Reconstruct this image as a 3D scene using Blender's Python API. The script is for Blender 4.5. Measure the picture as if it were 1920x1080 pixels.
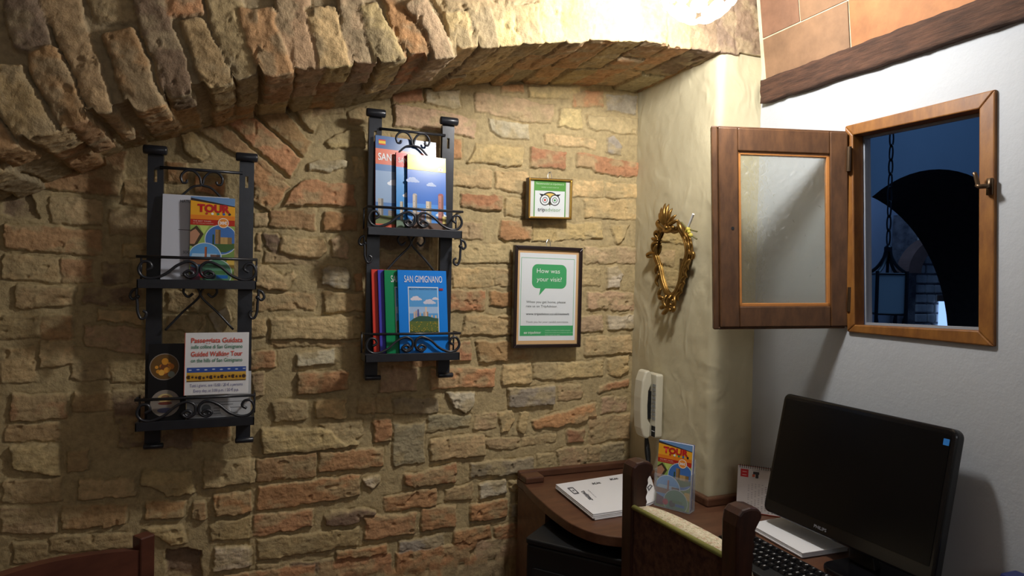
import bpy, math, random
import numpy as np
from mathutils import Vector, Matrix
C = bpy.context.scene
COL = C.collection
for o in list(bpy.data.objects): bpy.data.objects.remove(o)
V = Vector
random.seed(7)

# ------------------------------------------------------------ camera
F = 1226.0; YAW = math.radians(21.6); PIT = math.radians(-1.03); ROL = math.radians(1.26); EYE = V((0, 0, 1.43))
FW = V((math.sin(YAW)*math.cos(PIT), math.cos(YAW)*math.cos(PIT), math.sin(PIT)))
R0 = V((math.cos(YAW), -math.sin(YAW), 0)); U0 = R0.cross(FW)
RT = R0*math.cos(ROL)+U0*math.sin(ROL); UP = U0*math.cos(ROL)-R0*math.sin(ROL)
cd = bpy.data.cameras.new('camera'); cam = bpy.data.objects.new('camera', cd); COL.objects.link(cam)
cd.sensor_width = 36; cd.lens = F/1920*36; cd.clip_start = 0.02
cam.matrix_world = Matrix(((RT.x, UP.x, -FW.x, EYE.x), (RT.y, UP.y, -FW.y, EYE.y), (RT.z, UP.z, -FW.z, EYE.z), (0, 0, 0, 1)))
C.camera = cam

def ray(x, y): return FW+RT*((x-960)/F)-UP*((y-540)/F)
def on(x, y, a, v):                       # the point of the plane axis a = v that the photo shows at (x, y)
    d = ray(x, y); return EYE+d*((v-EYE[a])/d[a])
def onp(x, y, p, n):
    d = ray(x, y); return EYE+d*((V(p)-EYE).dot(V(n))/d.dot(V(n)))

# ------------------------------------------------------------ world, exposure, lights
w = bpy.data.worlds.new('world'); C.world = w; w.use_nodes = True
w.node_tree.nodes['Background'].inputs[0].default_value = (0.30, 0.36, 0.5, 1)
w.node_tree.nodes['Background'].inputs[1].default_value = 0.02
C.view_settings.view_transform = 'Standard'; C.view_settings.look = 'None'
C.view_settings.exposure = 0.0; C.view_settings.gamma = 1
LAMP = V((0.960, 1.275, 2.115))
def light(name, kind, loc, power, color, size=0.1, aim=None, sy=None):
    l = bpy.data.lights.new(name, kind); o = bpy.data.objects.new(name, l); COL.objects.link(o)
    o.location = loc; l.energy = power; l.color = color
    if kind == 'AREA':
        l.size = size
        if sy: l.shape = 'RECTANGLE'; l.size_y = sy
        o.rotation_euler = (V(aim)-V(loc)).to_track_quat('-Z', 'Y').to_euler()
    else: l.shadow_soft_size = size
    return o
light('lamp_light', 'POINT', LAMP+V((0, 0, 0.028)), 52.0, (1.0, 0.975, 0.945), 0.055)
light('fill_light', 'AREA', (0.45, -0.95, 2.0), 4.0, (0.93, 0.96, 1.0), 0.9, (1.1, 1.6, 1.1))  # soft cool fill added behind the camera, not a lamp of the room
light('passage_fill_near', 'AREA', (3.4, 1.2, 3.1), 10.0, (0.22, 0.48, 0.95), 1.6, (3.6, 1.9, 0))  # blue fill added under the passage ceiling to light the cross wall
light('passage_fill_far', 'AREA', (4.6, 3.7, 2.95), 8.0, (0.30, 0.52, 0.95), 0.8, (5.8, 4.5, 1.5))  # second blue fill, added past the archway to brighten the far wall

# ------------------------------------------------------------ materials
def lin(c):
    if isinstance(c, str): c = tuple(int(c[i:i+2], 16)/255 for i in (0, 2, 4))
    elif max(c) > 1: c = tuple(k/255 for k in c)
    return tuple(k/12.92 if k <= .04045 else ((k+.055)/1.055)**2.4 for k in c)
def newmat(name):
    m = bpy.data.materials.new(name); m.use_nodes = True
    nt = m.node_tree; return m, nt, nt.nodes['Principled BSDF']
def nd(nt, t, **kw):
    n = nt.nodes.new(t)
    for k, v in kw.items():
        if k in n.inputs: n.inputs[k].default_value = v
        else: setattr(n, k, v)
    return n
def bump(nt, b, hs, strength, dist=0.002):
    bp = nd(nt, 'ShaderNodeBump'); bp.inputs['Strength'].default_value = strength; bp.inputs['Distance'].default_value = dist
    nt.links.new(hs, bp.inputs['Height']); nt.links.new(bp.outputs[0], b.inputs['Normal']); return bp
CACHE = {}
def mat(name, color=(128,)*3, rough=.5, metal=0., vary=0., scale=20., bmp=0., bscale=60., stretch=(1, 1, 1), attr=None, spec=None, color2=None, dist=.002, coat=0.):
    if name in CACHE: return CACHE[name]
    m, nt, b = newmat(name); L = nt.links
    b.inputs['Roughness'].default_value = rough; b.inputs['Metallic'].default_value = metal
    if spec is not None: b.inputs['Specular IOR Level'].default_value = spec
    if coat: b.inputs['Coat Weight'].default_value = coat; b.inputs['Coat Roughness'].default_value = .1
    c = lin(color)
    tc = nd(nt, 'ShaderNodeTexCoord'); mp = nd(nt, 'ShaderNodeMapping'); L.new(tc.outputs['Object'], mp.inputs[0]); mp.inputs['Scale'].default_value = stretch
    b.inputs['Base Color'].default_value = (*c, 1)
    src = None
    if attr: a = nd(nt, 'ShaderNodeAttribute'); a.attribute_name = attr; src = a.outputs['Color']; L.new(src, b.inputs['Base Color'])
    if vary or color2:
        n = nd(nt, 'ShaderNodeTexNoise'); n.inputs['Scale'].default_value = scale; n.inputs['Detail'].default_value = 6; n.inputs['Roughness'].default_value = .62
        L.new(mp.outputs[0], n.inputs['Vector'])
        mx = nd(nt, 'ShaderNodeMix', data_type='RGBA')
        if color2:
            rp = nd(nt, 'ShaderNodeValToRGB'); rp.color_ramp.elements[0].position = .36; rp.color_ramp.elements[1].position = .64
            L.new(n.outputs['Fac'], rp.inputs[0]); L.new(rp.outputs[0], mx.inputs[0])
            mx.inputs[6].default_value = (*c, 1); mx.inputs[7].default_value = (*lin(color2), 1)
        else:
            mr = nd(nt, 'ShaderNodeMapRange'); mr.inputs[1].default_value = .25; mr.inputs[2].default_value = .75; mr.inputs[3].default_value = 1-vary; mr.inputs[4].default_value = 1+vary*.6
            L.new(n.outputs['Fac'], mr.inputs[0]); mx.blend_type = 'MULTIPLY'; mx.inputs[0].default_value = 1
            if src: L.new(src, mx.inputs[6])
            else: mx.inputs[6].default_value = (*c, 1)
            L.new(mr.outputs[0], mx.inputs[7])
        L.new(mx.outputs[2], b.inputs['Base Color'])
    if bmp:
        n = nd(nt, 'ShaderNodeTexNoise'); n.inputs['Scale'].default_value = bscale; n.inputs['Detail'].default_value = 8; n.inputs['Roughness'].default_value = .65
        L.new(mp.outputs[0], n.inputs['Vector']); bump(nt, b, n.outputs['Fac'], bmp, dist)
    CACHE[name] = m; return m

M_brick = mat('rough_old_brick', attr='Col', rough=.93, vary=.30, scale=55, bmp=.9, bscale=120, dist=.0035, spec=.2)
M_cream = mat('cream_plaster', (199, 189, 157), .75, vary=.08, scale=5, bmp=.4, bscale=14, dist=.006, spec=.25)
M_white = mat('white_plaster', (180, 184, 189), .88, vary=.04, scale=3, bmp=.35, bscale=45, dist=.003, spec=.25)
M_plain = mat('pale_plaster', (150, 140, 126), .9, vary=.1, scale=3, bmp=.3, bscale=30)
M_floor = mat('terracotta_floor', (110, 70, 50), .6, vary=.2, scale=6, bmp=.2, bscale=20)
M_beam = mat('dark_beam_wood', (84, 56, 40), .85, stretch=(8, .9, 8), scale=14, color2=(56, 36, 25), bmp=.9, bscale=30, dist=.006)
M_iron = mat('black_wrought_iron', (44, 46, 52), .3, metal=.1, vary=.2, scale=40, bmp=.25, bscale=70, dist=.001, spec=.6)
M_print = mat('printed_card', attr='Col', rough=.42, spec=.35)
M_gloss = mat('glossy_printed_cover', attr='Col', rough=.23, spec=.32)
M_page = mat('white_paper', (232, 233, 236), .7)
M_frame = mat('honey_pine', (140, 92, 38), .5, stretch=(3, 3, 1), scale=14, color2=(114, 70, 28), bmp=.15, bscale=60)
M_sash = mat('brown_stained_wood', (100, 67, 40), .42, stretch=(3, 3, 1), scale=16, color2=(77, 50, 29), bmp=.12, bscale=80)
M_bead = mat('orange_glazing_bead', (190, 125, 62), .4, vary=.15, scale=40)
M_desk = mat('reddish_brown_veneer', (106, 72, 52), .38, stretch=(1.2, 4, 4), scale=9, color2=(86, 55, 40), bmp=.05, bscale=80)
M_chair = mat('dark_walnut_wood', (66, 36, 25), .4, stretch=(3, 3, 1), scale=14, color2=(44, 23, 17), bmp=.1, bscale=60)
M_chair2 = mat('mahogany_wood', (92, 54, 40), .35, stretch=(1, 1, 3), scale=10, color2=(72, 40, 30))
M_gold = mat('antique_gilt', (150, 116, 62), .34, metal=.9, vary=.35, scale=60, bmp=.5, bscale=140, dist=.001)
M_brass = mat('brass', (190, 150, 72), .3, metal=.85, vary=.15, scale=60)
M_blackframe = mat('dark_brown_frame', (36, 22, 20), .35)
M_blackpl = mat('black_gloss_plastic', (11, 11, 14), .22)
M_screen = mat('unlit_screen', (6, 6, 8), .28, spec=.3)
M_blackmat = mat('matt_black_plastic', (17, 19, 22), .55, bmp=.1, bscale=300)
M_phone = mat('ivory_plastic', (214, 208, 186), .38)
M_grey = mat('grey_plastic', (150, 150, 146), .5)
M_bronze = mat('bronze_fitting', (96, 78, 60), .35, metal=.8, vary=.2)
M_steel = mat('steel_wire', (150, 150, 150), .3, metal=.9)
M_red = mat('red_board', (170, 60, 40), .5)
M_blueb = mat('blue_plastic', (30, 45, 120), .4)
M_stone = mat('passage_stone', (120, 116, 118), .9, color2=(70, 68, 74), scale=9, bmp=.8, bscale=25, dist=.01)
M_bluewall = mat('passage_plaster', (165, 175, 190), .9, vary=.08, scale=2, bmp=.2)
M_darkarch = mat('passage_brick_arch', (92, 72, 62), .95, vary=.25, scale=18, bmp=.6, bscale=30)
def tapestry():
    m, nt, b = newmat('floral_tapestry'); L = nt.links; b.inputs['Roughness'].default_value = .9
    tc = nd(nt, 'ShaderNodeTexCoord'); v = nd(nt, 'ShaderNodeTexVoronoi'); v.inputs['Scale'].default_value = 75
    n = nd(nt, 'ShaderNodeTexNoise'); n.inputs['Scale'].default_value = 80; n.inputs['Detail'].default_value = 5
    L.new(tc.outputs['Object'], n.inputs['Vector']); L.new(n.outputs['Color'], v.inputs['Vector'])
    v.inputs['Scale'].default_value = 11
    rp = nd(nt, 'ShaderNodeValToRGB'); e = rp.color_ramp.elements
    e[0].position = 0; e[0].color = (*lin((186, 130, 104)), 1); e[1].position = 1; e[1].color = (*lin((214, 202, 168)), 1)
    for p, c in ((.15, (150, 150, 112)), (.3, (206, 194, 160)), (.6, (226, 216, 190)), (.8, (196, 150, 124))):
        q = e.new(p); q.color = (*lin(c), 1)
    L.new(v.outputs['Color'], rp.inputs[0]); L.new(rp.outputs[0], b.inputs['Base Color'])
    bump(nt, b, n.outputs['Fac'], .5, .002); return m
M_tap = tapestry()
M_tapd = mat('dark_floral_cloth', (62, 36, 30), .9, scale=60, color2=(98, 68, 52), bmp=.4, bscale=120)
M_trim = mat('green_braid', (130, 128, 62), .8, bmp=.5, bscale=300)
def mirror_mat():
    m, nt, b = newmat('mirror_glass'); b.inputs['Metallic'].default_value = 1; b.inputs['Roughness'].default_value = .03
    b.inputs['Base Color'].default_value = (.72, .70, .62, 1); return m
M_mirror = mirror_mat()
def pane_mat():
    m, nt, b = newmat('hammered_glass'); L = nt.links; nt.nodes.remove(b)
    out = nt.nodes['Material Output']
    tc = nd(nt, 'ShaderNodeTexCoord'); n = nd(nt, 'ShaderNodeTexNoise'); n.inputs['Scale'].default_value = 75; n.inputs['Detail'].default_value = 2; n.inputs['Distortion'].default_value = .6
    L.new(tc.outputs['Object'], n.inputs['Vector'])
    bp = nd(nt, 'ShaderNodeBump'); bp.inputs['Strength'].default_value = 1.0; bp.inputs['Distance'].default_value = .006; L.new(n.outputs['Fac'], bp.inputs['Height'])
    rf = nd(nt, 'ShaderNodeBsdfRefraction'); rf.inputs['IOR'].default_value = 1.32; rf.inputs['Roughness'].default_value = .09; L.new(bp.outputs[0], rf.inputs['Normal'])
    tr = nd(nt, 'ShaderNodeBsdfTransparent'); tr.inputs[0].default_value = (.9, .92, .9, 1)
    gl = nd(nt, 'ShaderNodeBsdfGlossy'); gl.inputs['Roughness'].default_value = .5; L.new(bp.outputs[0], gl.inputs['Normal'])
    tl = nd(nt, 'ShaderNodeBsdfTranslucent'); tl.inputs[0].default_value = (.85, .87, .83, 1)
    m1 = nd(nt, 'ShaderNodeMixShader'); m1.inputs[0].default_value = .72; L.new(rf.outputs[0], m1.inputs[1]); L.new(tr.outputs[0], m1.inputs[2])
    m2 = nd(nt, 'ShaderNodeMixShader'); m2.inputs[0].default_value = .08; L.new(m1.outputs[0], m2.inputs[1]); L.new(tl.outputs[0], m2.inputs[2])
    m3 = nd(nt, 'ShaderNodeMixShader'); m3.inputs[0].default_value = .03; L.new(m2.outputs[0], m3.inputs[1]); L.new(gl.outputs[0], m3.inputs[2])
    L.new(m3.outputs[0], out.inputs[0]); return m
M_pane = pane_mat()
def clear_mat(name, col, mix):
    m, nt, b = newmat(name); L = nt.links; out = nt.nodes['Material Output']
    b.inputs['Base Color'].default_value = (*lin(col), 1); b.inputs['Roughness'].default_value = .12
    tr = nd(nt, 'ShaderNodeBsdfTransparent'); mx = nd(nt, 'ShaderNodeMixShader'); mx.inputs[0].default_value = mix
    L.new(tr.outputs[0], mx.inputs[1]); L.new(b.outputs[0], mx.inputs[2]); L.new(mx.outputs[0], out.inputs[0]); return m
M_acryl = clear_mat('clear_acrylic', (210, 215, 220), .22)
M_picglass = clear_mat('picture_glass', (60, 60, 60), .02)
def emis(name, col, s, mixtr=0.):
    m, nt, b = newmat(name); L = nt.links; out = nt.nodes['Material Output']; nt.nodes.remove(b)
    e = nd(nt, 'ShaderNodeEmission'); e.inputs[0].default_value = (*lin(col), 1); e.inputs[1].default_value = s
    if mixtr:
        tr = nd(nt, 'ShaderNodeBsdfTransparent'); mx = nd(nt, 'ShaderNodeMixShader'); mx.inputs[0].default_value = 1-mixtr
        L.new(tr.outputs[0], mx.inputs[1]); L.new(e.outputs[0], mx.inputs[2]); L.new(mx.outputs[0], out.inputs[0])
    else: L.new(e.outputs[0], out.inputs[0])
    return m
M_lamp = emis('glowing_glass_petal', (255, 246, 228), 5.0, .55)
M_slit = emis('daylit_opening', (150, 190, 255), 1.3)
M_lantern = clear_mat('lantern_glass', (235, 250, 255), .95)
def ink(c):
    return mat('ink_%02x%02x%02x' % tuple(int(k) for k in c), c, .5)

# ------------------------------------------------------------ mesh helpers
class MB:
    def __init__(s): s.v = []; s.f = []; s.c = []
    def add(s, vs, fs, col=None):
        n = len(s.v); s.v += [tuple(p) for p in vs]
        for f in fs: s.f.append([n+i for i in f]); s.c.append(col)
        return s
    def hexa(s, p, col=None):     # 8 corners: bottom 4 counter-clockwise, top 4
        return s.add(p, [(3, 2, 1, 0), (4, 5, 6, 7), (0, 1, 5, 4), (1, 2, 6, 5), (2, 3, 7, 6), (3, 0, 4, 7)], col)
    def box(s, a, b, col=None):
        x0, y0, z0 = a; x1, y1, z1 = b
        return s.hexa([(x0, y0, z0), (x1, y0, z0), (x1, y1, z0), (x0, y1, z0), (x0, y0, z1), (x1, y0, z1), (x1, y1, z1), (x0, y1, z1)], col)
    def prism(s, pts, fr, c0, c1, col=None):      # 2D outline (counter-clockwise) in a frame, from depth c0 to c1 (c1 > c0, towards the viewer)
        n = len(pts); vs = [fr(a, b, c0) for a, b in pts]+[fr(a, b, c1) for a, b in pts]
        return s.add(vs, [list(range(n))[::-1], list(range(n, 2*n))]+[(i, (i+1) % n, n+(i+1) % n, n+i) for i in range(n)], col)
    def flat(s, pts, fr, c, col=None): return s.add([fr(a, b, c) for a, b in pts], [list(range(len(pts)))], col)
    def tube(s, pts, r, n=8, closed=False, flat=None):
        pts = [V(p) for p in pts]; m = len(pts)
        rs = r if isinstance(r, (list, tuple)) else [r]*m
        vs = []; nrm = None
        for i, p in enumerate(pts):
            a = pts[(i-1) % m] if (closed or i) else p; b = pts[(i+1) % m] if (closed or i < m-1) else p
            t = (b-a); t = t.normalized() if t.length > 1e-9 else V((0, 0, 1))
            if nrm is None: nrm = t.orthogonal().normalized()
            nrm = (nrm-t*nrm.dot(t)); nrm = nrm.normalized() if nrm.length > 1e-6 else t.orthogonal().normalized()
            bn = t.cross(nrm)
            for k in range(n):
                q = 2*math.pi*k/n; vs.append(p+nrm*(rs[i]*math.cos(q))+bn*(rs[i]*math.sin(q)))
        fs = []
        for i in range(m if closed else m-1):
            j = (i+1) % m
            for k in range(n): fs.append((i*n+k, i*n+(k+1) % n, j*n+(k+1) % n, j*n+k))
        if not closed: fs += [list(range(n))[::-1], [(m-1)*n+k for k in range(n)]]
        return s.add(vs, fs)
    def lathe(s, prof, o, n=20, ax=V((0, 0, 1))):
        ax = V(ax).normalized(); u = ax.orthogonal().normalized(); w_ = ax.cross(u); o = V(o); m = len(prof)
        vs = [o+ax*h+(u*math.cos(2*math.pi*k/n)+w_*math.sin(2*math.pi*k/n))*max(r, 1e-5) for r, h in prof for k in range(n)]
        fs = [(i*n+k, i*n+(k+1) % n, (i+1)*n+(k+1) % n, (i+1)*n+k) for i in range(m-1) for k in range(n)]
        return s.add(vs, fs+[list(range(n))[::-1], [(m-1)*n+k for k in range(n)]])
    def ball(s, c, r, n=10, sc=(1, 1, 1), rot=None):
        vs = []; fs = []; m = n
        for i in range(m+1):
            a = math.pi*i/m
            for k in range(2*n):
                b = math.pi*k/n; p = V((math.sin(a)*math.cos(b)*sc[0], math.sin(a)*math.sin(b)*sc[1], math.cos(a)*sc[2]))*r
                if rot: p = rot @ p
                vs.append(V(c)+p)
        for i in range(m):
            for k in range(2*n): fs.append((i*2*n+k, (i+1)*2*n+k, (i+1)*2*n+(k+1) % (2*n), i*2*n+(k+1) % (2*n)))
        return s.add(vs, fs)
    def build(s, name, m, parent=None, bevel=0, smooth=False, seg=2, sub=0):
        off = V(parent_world(parent)) if parent else V((0, 0, 0))
        me = bpy.data.meshes.new(name); me.from_pydata([tuple(V(p)-off) for p in s.v], [], s.f); me.materials.append(m)
        if any(c is not None for c in s.c):
            at = me.color_attributes.new('Col', 'FLOAT_COLOR', 'CORNER'); arr = []
            for f, c in zip(s.f, s.c):
                q = lin(c if c is not None else (200, 200, 200)); arr += [q[0], q[1], q[2], 1.0]*len(f)
            at.data.foreach_set('color', arr)
        if smooth: me.polygons.foreach_set('use_smooth', [True]*len(me.polygons))
        me.update()
        o = bpy.data.objects.new(name, me); COL.objects.link(o)
        if parent: o.parent = parent
        if bevel:
            b = o.modifiers.new('bevel', 'BEVEL'); b.width = bevel; b.segments = seg; b.limit_method = 'ANGLE'; b.angle_limit = math.radians(40)
        if sub: q = o.modifiers.new('sub', 'SUBSURF'); q.levels = sub; q.render_levels = sub
        return o
def parent_world(p):
    l = V((0, 0, 0))
    while p: l = l+p.location; p = p.parent
    return l
def thing(name, label, cat, loc=(0, 0, 0), group=None):
    o = bpy.data.objects.new(name, None); COL.objects.link(o); o.location = loc; o.empty_display_size = .05
    o['label'] = label; o['category'] = cat
    if group: o['group'] = group
    return o
def tag(o, label, cat, group=None):
    o['label'] = label; o['category'] = cat
    if group: o['group'] = group
    return o
def struct(o, label=None):
    o['kind'] = 'structure'
    if label: o['label'] = label
    return o
def sempty(name, loc, label=None):
    o = bpy.data.objects.new(name, None); COL.objects.link(o); o.location = loc; return struct(o, label)
def dup(root, loc, label):
    r = root.copy(); COL.objects.link(r); r.location = loc; r['label'] = label
    for ch in list(root.children):
        c = ch.copy(); COL.objects.link(c); c.parent = r
        for g in list(ch.children): d = g.copy(); COL.objects.link(d); d.parent = c
    return r
def frame(o, u, v):
    o = V(o); u = V(u).normalized(); v = V(v).normalized(); n = u.cross(v).normalized()
    def f(a, b, c=0.): return o+u*a+v*b+n*c
    f.n = n; f.u = u; f.v = v; f.o = o; return f
def quadf(A, B, Cc, D):       # bilinear frame on a quad A bottom left, B bottom right, C top right, D top left
    A, B, Cc, D = map(V, (A, B, Cc, D)); n = (B-A).cross(D-A).normalized()
    def f(a, b, c=0.): return (A*(1-a)+B*a)*(1-b)+(D*(1-a)+Cc*a)*b+n*c
    f.n = n; return f
def crom(pts, k=6, closed=False):
    P = [V(p) if len(p) == 3 else V((p[0], p[1], 0)) for p in pts]; n = len(P); out = []
    rng = range(n) if closed else range(n-1)
    for i in rng:
        if closed: a, b, c, d = P[(i-1) % n], P[i], P[(i+1) % n], P[(i+2) % n]
        else: a, b, c, d = P[max(i-1, 0)], P[i], P[i+1], P[min(i+2, n-1)]
        for j in range(k):
            t = j/k; out.append(.5*((2*b)+(c-a)*t+(2*a-5*b+4*c-d)*t*t+(3*b-a-3*c+d)*t**3))
    if not closed: out.append(P[-1])
    return out
def disc(cx, cy, r, n=28, ry=None): ry = ry or r; return [(cx+r*math.cos(2*math.pi*i/n), cy+ry*math.sin(2*math.pi*i/n)) for i in range(n)]
def rect(x0, y0, x1, y1): return [(x0, y0), (x1, y0), (x1, y1), (x0, y1)]
def rrect(x0, y0, x1, y1, r, n=6):
    out = []
    for cx, cy, a0 in ((x1-r, y0+r, -90), (x1-r, y1-r, 0), (x0+r, y1-r, 90), (x0+r, y0+r, 180)):
        for i in range(n+1): a = math.radians(a0+90*i/n); out.append((cx+r*math.cos(a), cy+r*math.sin(a)))
    return out
def art(name, fr, items, parent, m=None, lift=.0003, step=.000015):
    b = MB()
    for i, (c, p) in enumerate(items): b.flat(p, fr, lift+i*step, c)
    return b.build(name, m or M_print, parent)
TXT = {}
def text(name, s, fr, x, y, w_, h, c, parent, align='c', lift=.0012, bold=0., shear=0., fit=True):
    # s fitted to width w_ and letter height h, its left/centre at x and baseline at y; c is a colour
    lay = bpy.data.curves.new('t', 'FONT'); lay.body = s; lay.offset = bold; lay.shear = shear; lay.resolution_u = 3
    o = bpy.data.objects.new('t', lay); COL.objects.link(o)
    dg = bpy.context.evaluated_depsgraph_get(); me = bpy.data.meshes.new_from_object(o.evaluated_get(dg))
    bpy.data.objects.remove(o)
    co = [V(v.co) for v in me.vertices]
    if not co: return None
    x0 = min(p.x for p in co); x1 = max(p.x for p in co); sx = w_/(x1-x0) if w_ else h/.69
    sy = h/.69
    off = V(parent_world(parent))
    xs = x-(x1-x0)*sx/2 if align == 'c' else x
    for v, p in zip(me.vertices, co): v.co = fr(xs+(p.x-x0)*sx, y+p.y*sy, lift)-off
    me.materials.clear(); me.materials.append(ink(c)); me.name = name
    ob = bpy.data.objects.new(name, me); COL.objects.link(ob); ob.parent = parent; return ob

# ------------------------------------------------------------ numeric noise and brick height fields
def vnoise(u, v, seed):
    rg = np.random.RandomState(seed); T = rg.rand(257, 257)
    iu = np.floor(u).astype(int); iv = np.floor(v).astype(int); fu = u-iu; fv = v-iv
    fu = fu*fu*(3-2*fu); fv = fv*fv*(3-2*fv); iu %= 256; iv %= 256
    return (T[iu, iv]*(1-fu)*(1-fv)+T[iu+1, iv]*fu*(1-fv)+T[iu, iv+1]*(1-fu)*fv+T[iu+1, iv+1]*fu*fv)*2-1
def fbm(u, v, seed, o=4, g=.5):
    r = 0; a = 1; s = 0
    for i in range(o): r = r+a*vnoise(u*2**i+17*i, v*2**i+31*i, seed+i); s += a; a *= g
    return r/s
def poly_sd(px, py, P):         # signed distance, positive inside
    P = np.array(P, float); n = len(P); d = np.full(px.shape, 1e9); ins = np.zeros(px.shape, bool)
    for i in range(n):
        a = P[i]; b = P[(i+1) % n]; e = b-a; wx = px-a[0]; wy = py-a[1]
        t = np.clip((wx*e[0]+wy*e[1])/max(e@e, 1e-12), 0, 1); dx = wx-t*e[0]; dy = wy-t*e[1]
        d = np.minimum(d, dx*dx+dy*dy)
        c = ((a[1] <= py) & (b[1] > py)) | ((b[1] <= py) & (a[1] > py))
        with np.errstate(divide='ignore', invalid='ignore'): xi = a[0]+(py-a[1])*e[0]/(e[1] if abs(e[1]) > 1e-12 else 1e-12)
        ins ^= c & (px < xi)
    d = np.sqrt(d); return np.where(ins, d, -d)
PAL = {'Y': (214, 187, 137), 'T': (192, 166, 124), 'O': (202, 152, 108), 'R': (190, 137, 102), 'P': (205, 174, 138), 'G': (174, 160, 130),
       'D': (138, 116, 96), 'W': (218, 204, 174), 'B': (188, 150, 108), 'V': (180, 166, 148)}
MORT = (190, 170, 128)
def brickfield(U, W, bricks, mort=MORT, seed=3, rough=1.0, grow=.0015):
    """U, W: wall coordinates (arrays). bricks: list of (polygon, colour key, height m). Returns height and colour."""
    wu = fbm(U*24, W*24, seed+50, 3)*.0075+fbm(U*95, W*95, seed+60, 3)*.0032; wv = fbm(U*24+9, W*24, seed+70, 3)*.0075+fbm(U*95+9, W*95, seed+80, 3)*.0032
    H = fbm(U*7, W*7, seed, 3)*.005+fbm(U*45, W*45, seed+5, 4, .6)*.0022*rough; stri = fbm(U*22, W*120, seed+15, 3, .6)
    base = np.array(lin(mort)); mv = 1+fbm(U*4, W*4, seed+7, 3)*.10
    Cc = base[None, :]*mv.ravel()[:, None]; Cc = Cc.reshape(U.shape+(3,))
    rg = random.Random(seed)
    grain = fbm(U*60, W*60, seed+11, 4, .65); blot = fbm(U*14, W*14, seed+12, 3)
    for P, key, h in bricks:
        P = np.array(P); lo = P.min(0)-.025; hi = P.max(0)+.025
        m = (U > lo[0]) & (U < hi[0]) & (W > lo[1]) & (W < hi[1])
        if not m.any(): 
            for _ in range(5): rg.random()
            continue
        u = U[m]; v = W[m]; sd = poly_sd(u+wu[m], v+wv[m], P)+grow
        e = np.clip((sd+.0015)/.0036, 0, 1); e = e*e*(3-2*e)
        c = P.mean(0); tu, tv = (rg.random()-.5)*.10, (rg.random()-.5)*.14
        body = h*.74*(.93+.12*np.clip(sd/.012, 0, 1))+(u-c[0])*tu*.5+(v-c[1])*tv*.6+grain[m]*.0032*rough+blot[m]*.0030*rough+stri[m]*.0016*rough
        body = np.where(fbm(u*35+3, v*35, int(seed+c[0]*99) % 90, 2) > .62, body-.005*np.sign(h), body)
        gr = np.exp(-((sd+.0022)/.0022)**2)*np.clip(fbm(u*30, v*30, 44, 2)*3+.5, 0, 1)*.0035
        H[m] = H[m]*(1-e)+body*e-gr*(h > 0)
        col = np.array(lin(PAL[key])); k = 1+(rg.random()-.5)*.22
        tint = np.array([1+(rg.random()-.5)*.10, 1, 1+(rg.random()-.5)*.14])
        cc = col[None, :]*k*tint*(1+blot[m]*.20+grain[m]*.12)[:, None]
        mix = np.clip((fbm(u*18, v*26, int(seed+7+c[1]*77) % 90, 4)-.02)*2.2+.12, .05, .7)[:, None]      # mortar smeared over the face
        cc = cc*(1-mix)+base[None, :]*mix
        e2 = np.clip((sd+.001)/.005, 0, 1)[:, None]
        Cc[m] = Cc[m]*(1-e2)+cc*e2
    return H, Cc
def gridmesh(name, X, Y, Z, Cc, m, flip=False):
    a, b = X.shape; co = np.stack([X, Y, Z], -1).reshape(-1, 3)
    i = np.arange(a*b).reshape(a, b); q = np.stack([i[:-1, :-1], i[1:, :-1], i[1:, 1:], i[:-1, 1:]], -1).reshape(-1, 4)
    if flip: q = q[:, ::-1]
    me = bpy.data.meshes.new(name); me.vertices.add(len(co)); me.vertices.foreach_set('co', co.ravel().astype(np.float32))
    me.loops.add(q.size); me.loops.foreach_set('vertex_index', q.ravel().astype(np.int32))
    me.polygons.add(len(q)); me.polygons.foreach_set('loop_start', np.arange(0, q.size, 4, dtype=np.int32))
    me.update(calc_edges=True); me.validate()
    at = me.color_attributes.new('Col', 'FLOAT_COLOR', 'POINT')
    at.data.foreach_set('color', np.concatenate([Cc.reshape(-1, 3), np.ones((a*b, 1))], 1).ravel().astype(np.float32))
    me.materials.append(m); me.polygons.foreach_set('use_smooth', [True]*len(me.polygons))
    o = bpy.data.objects.new(name, me); COL.objects.link(o); return o

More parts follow.
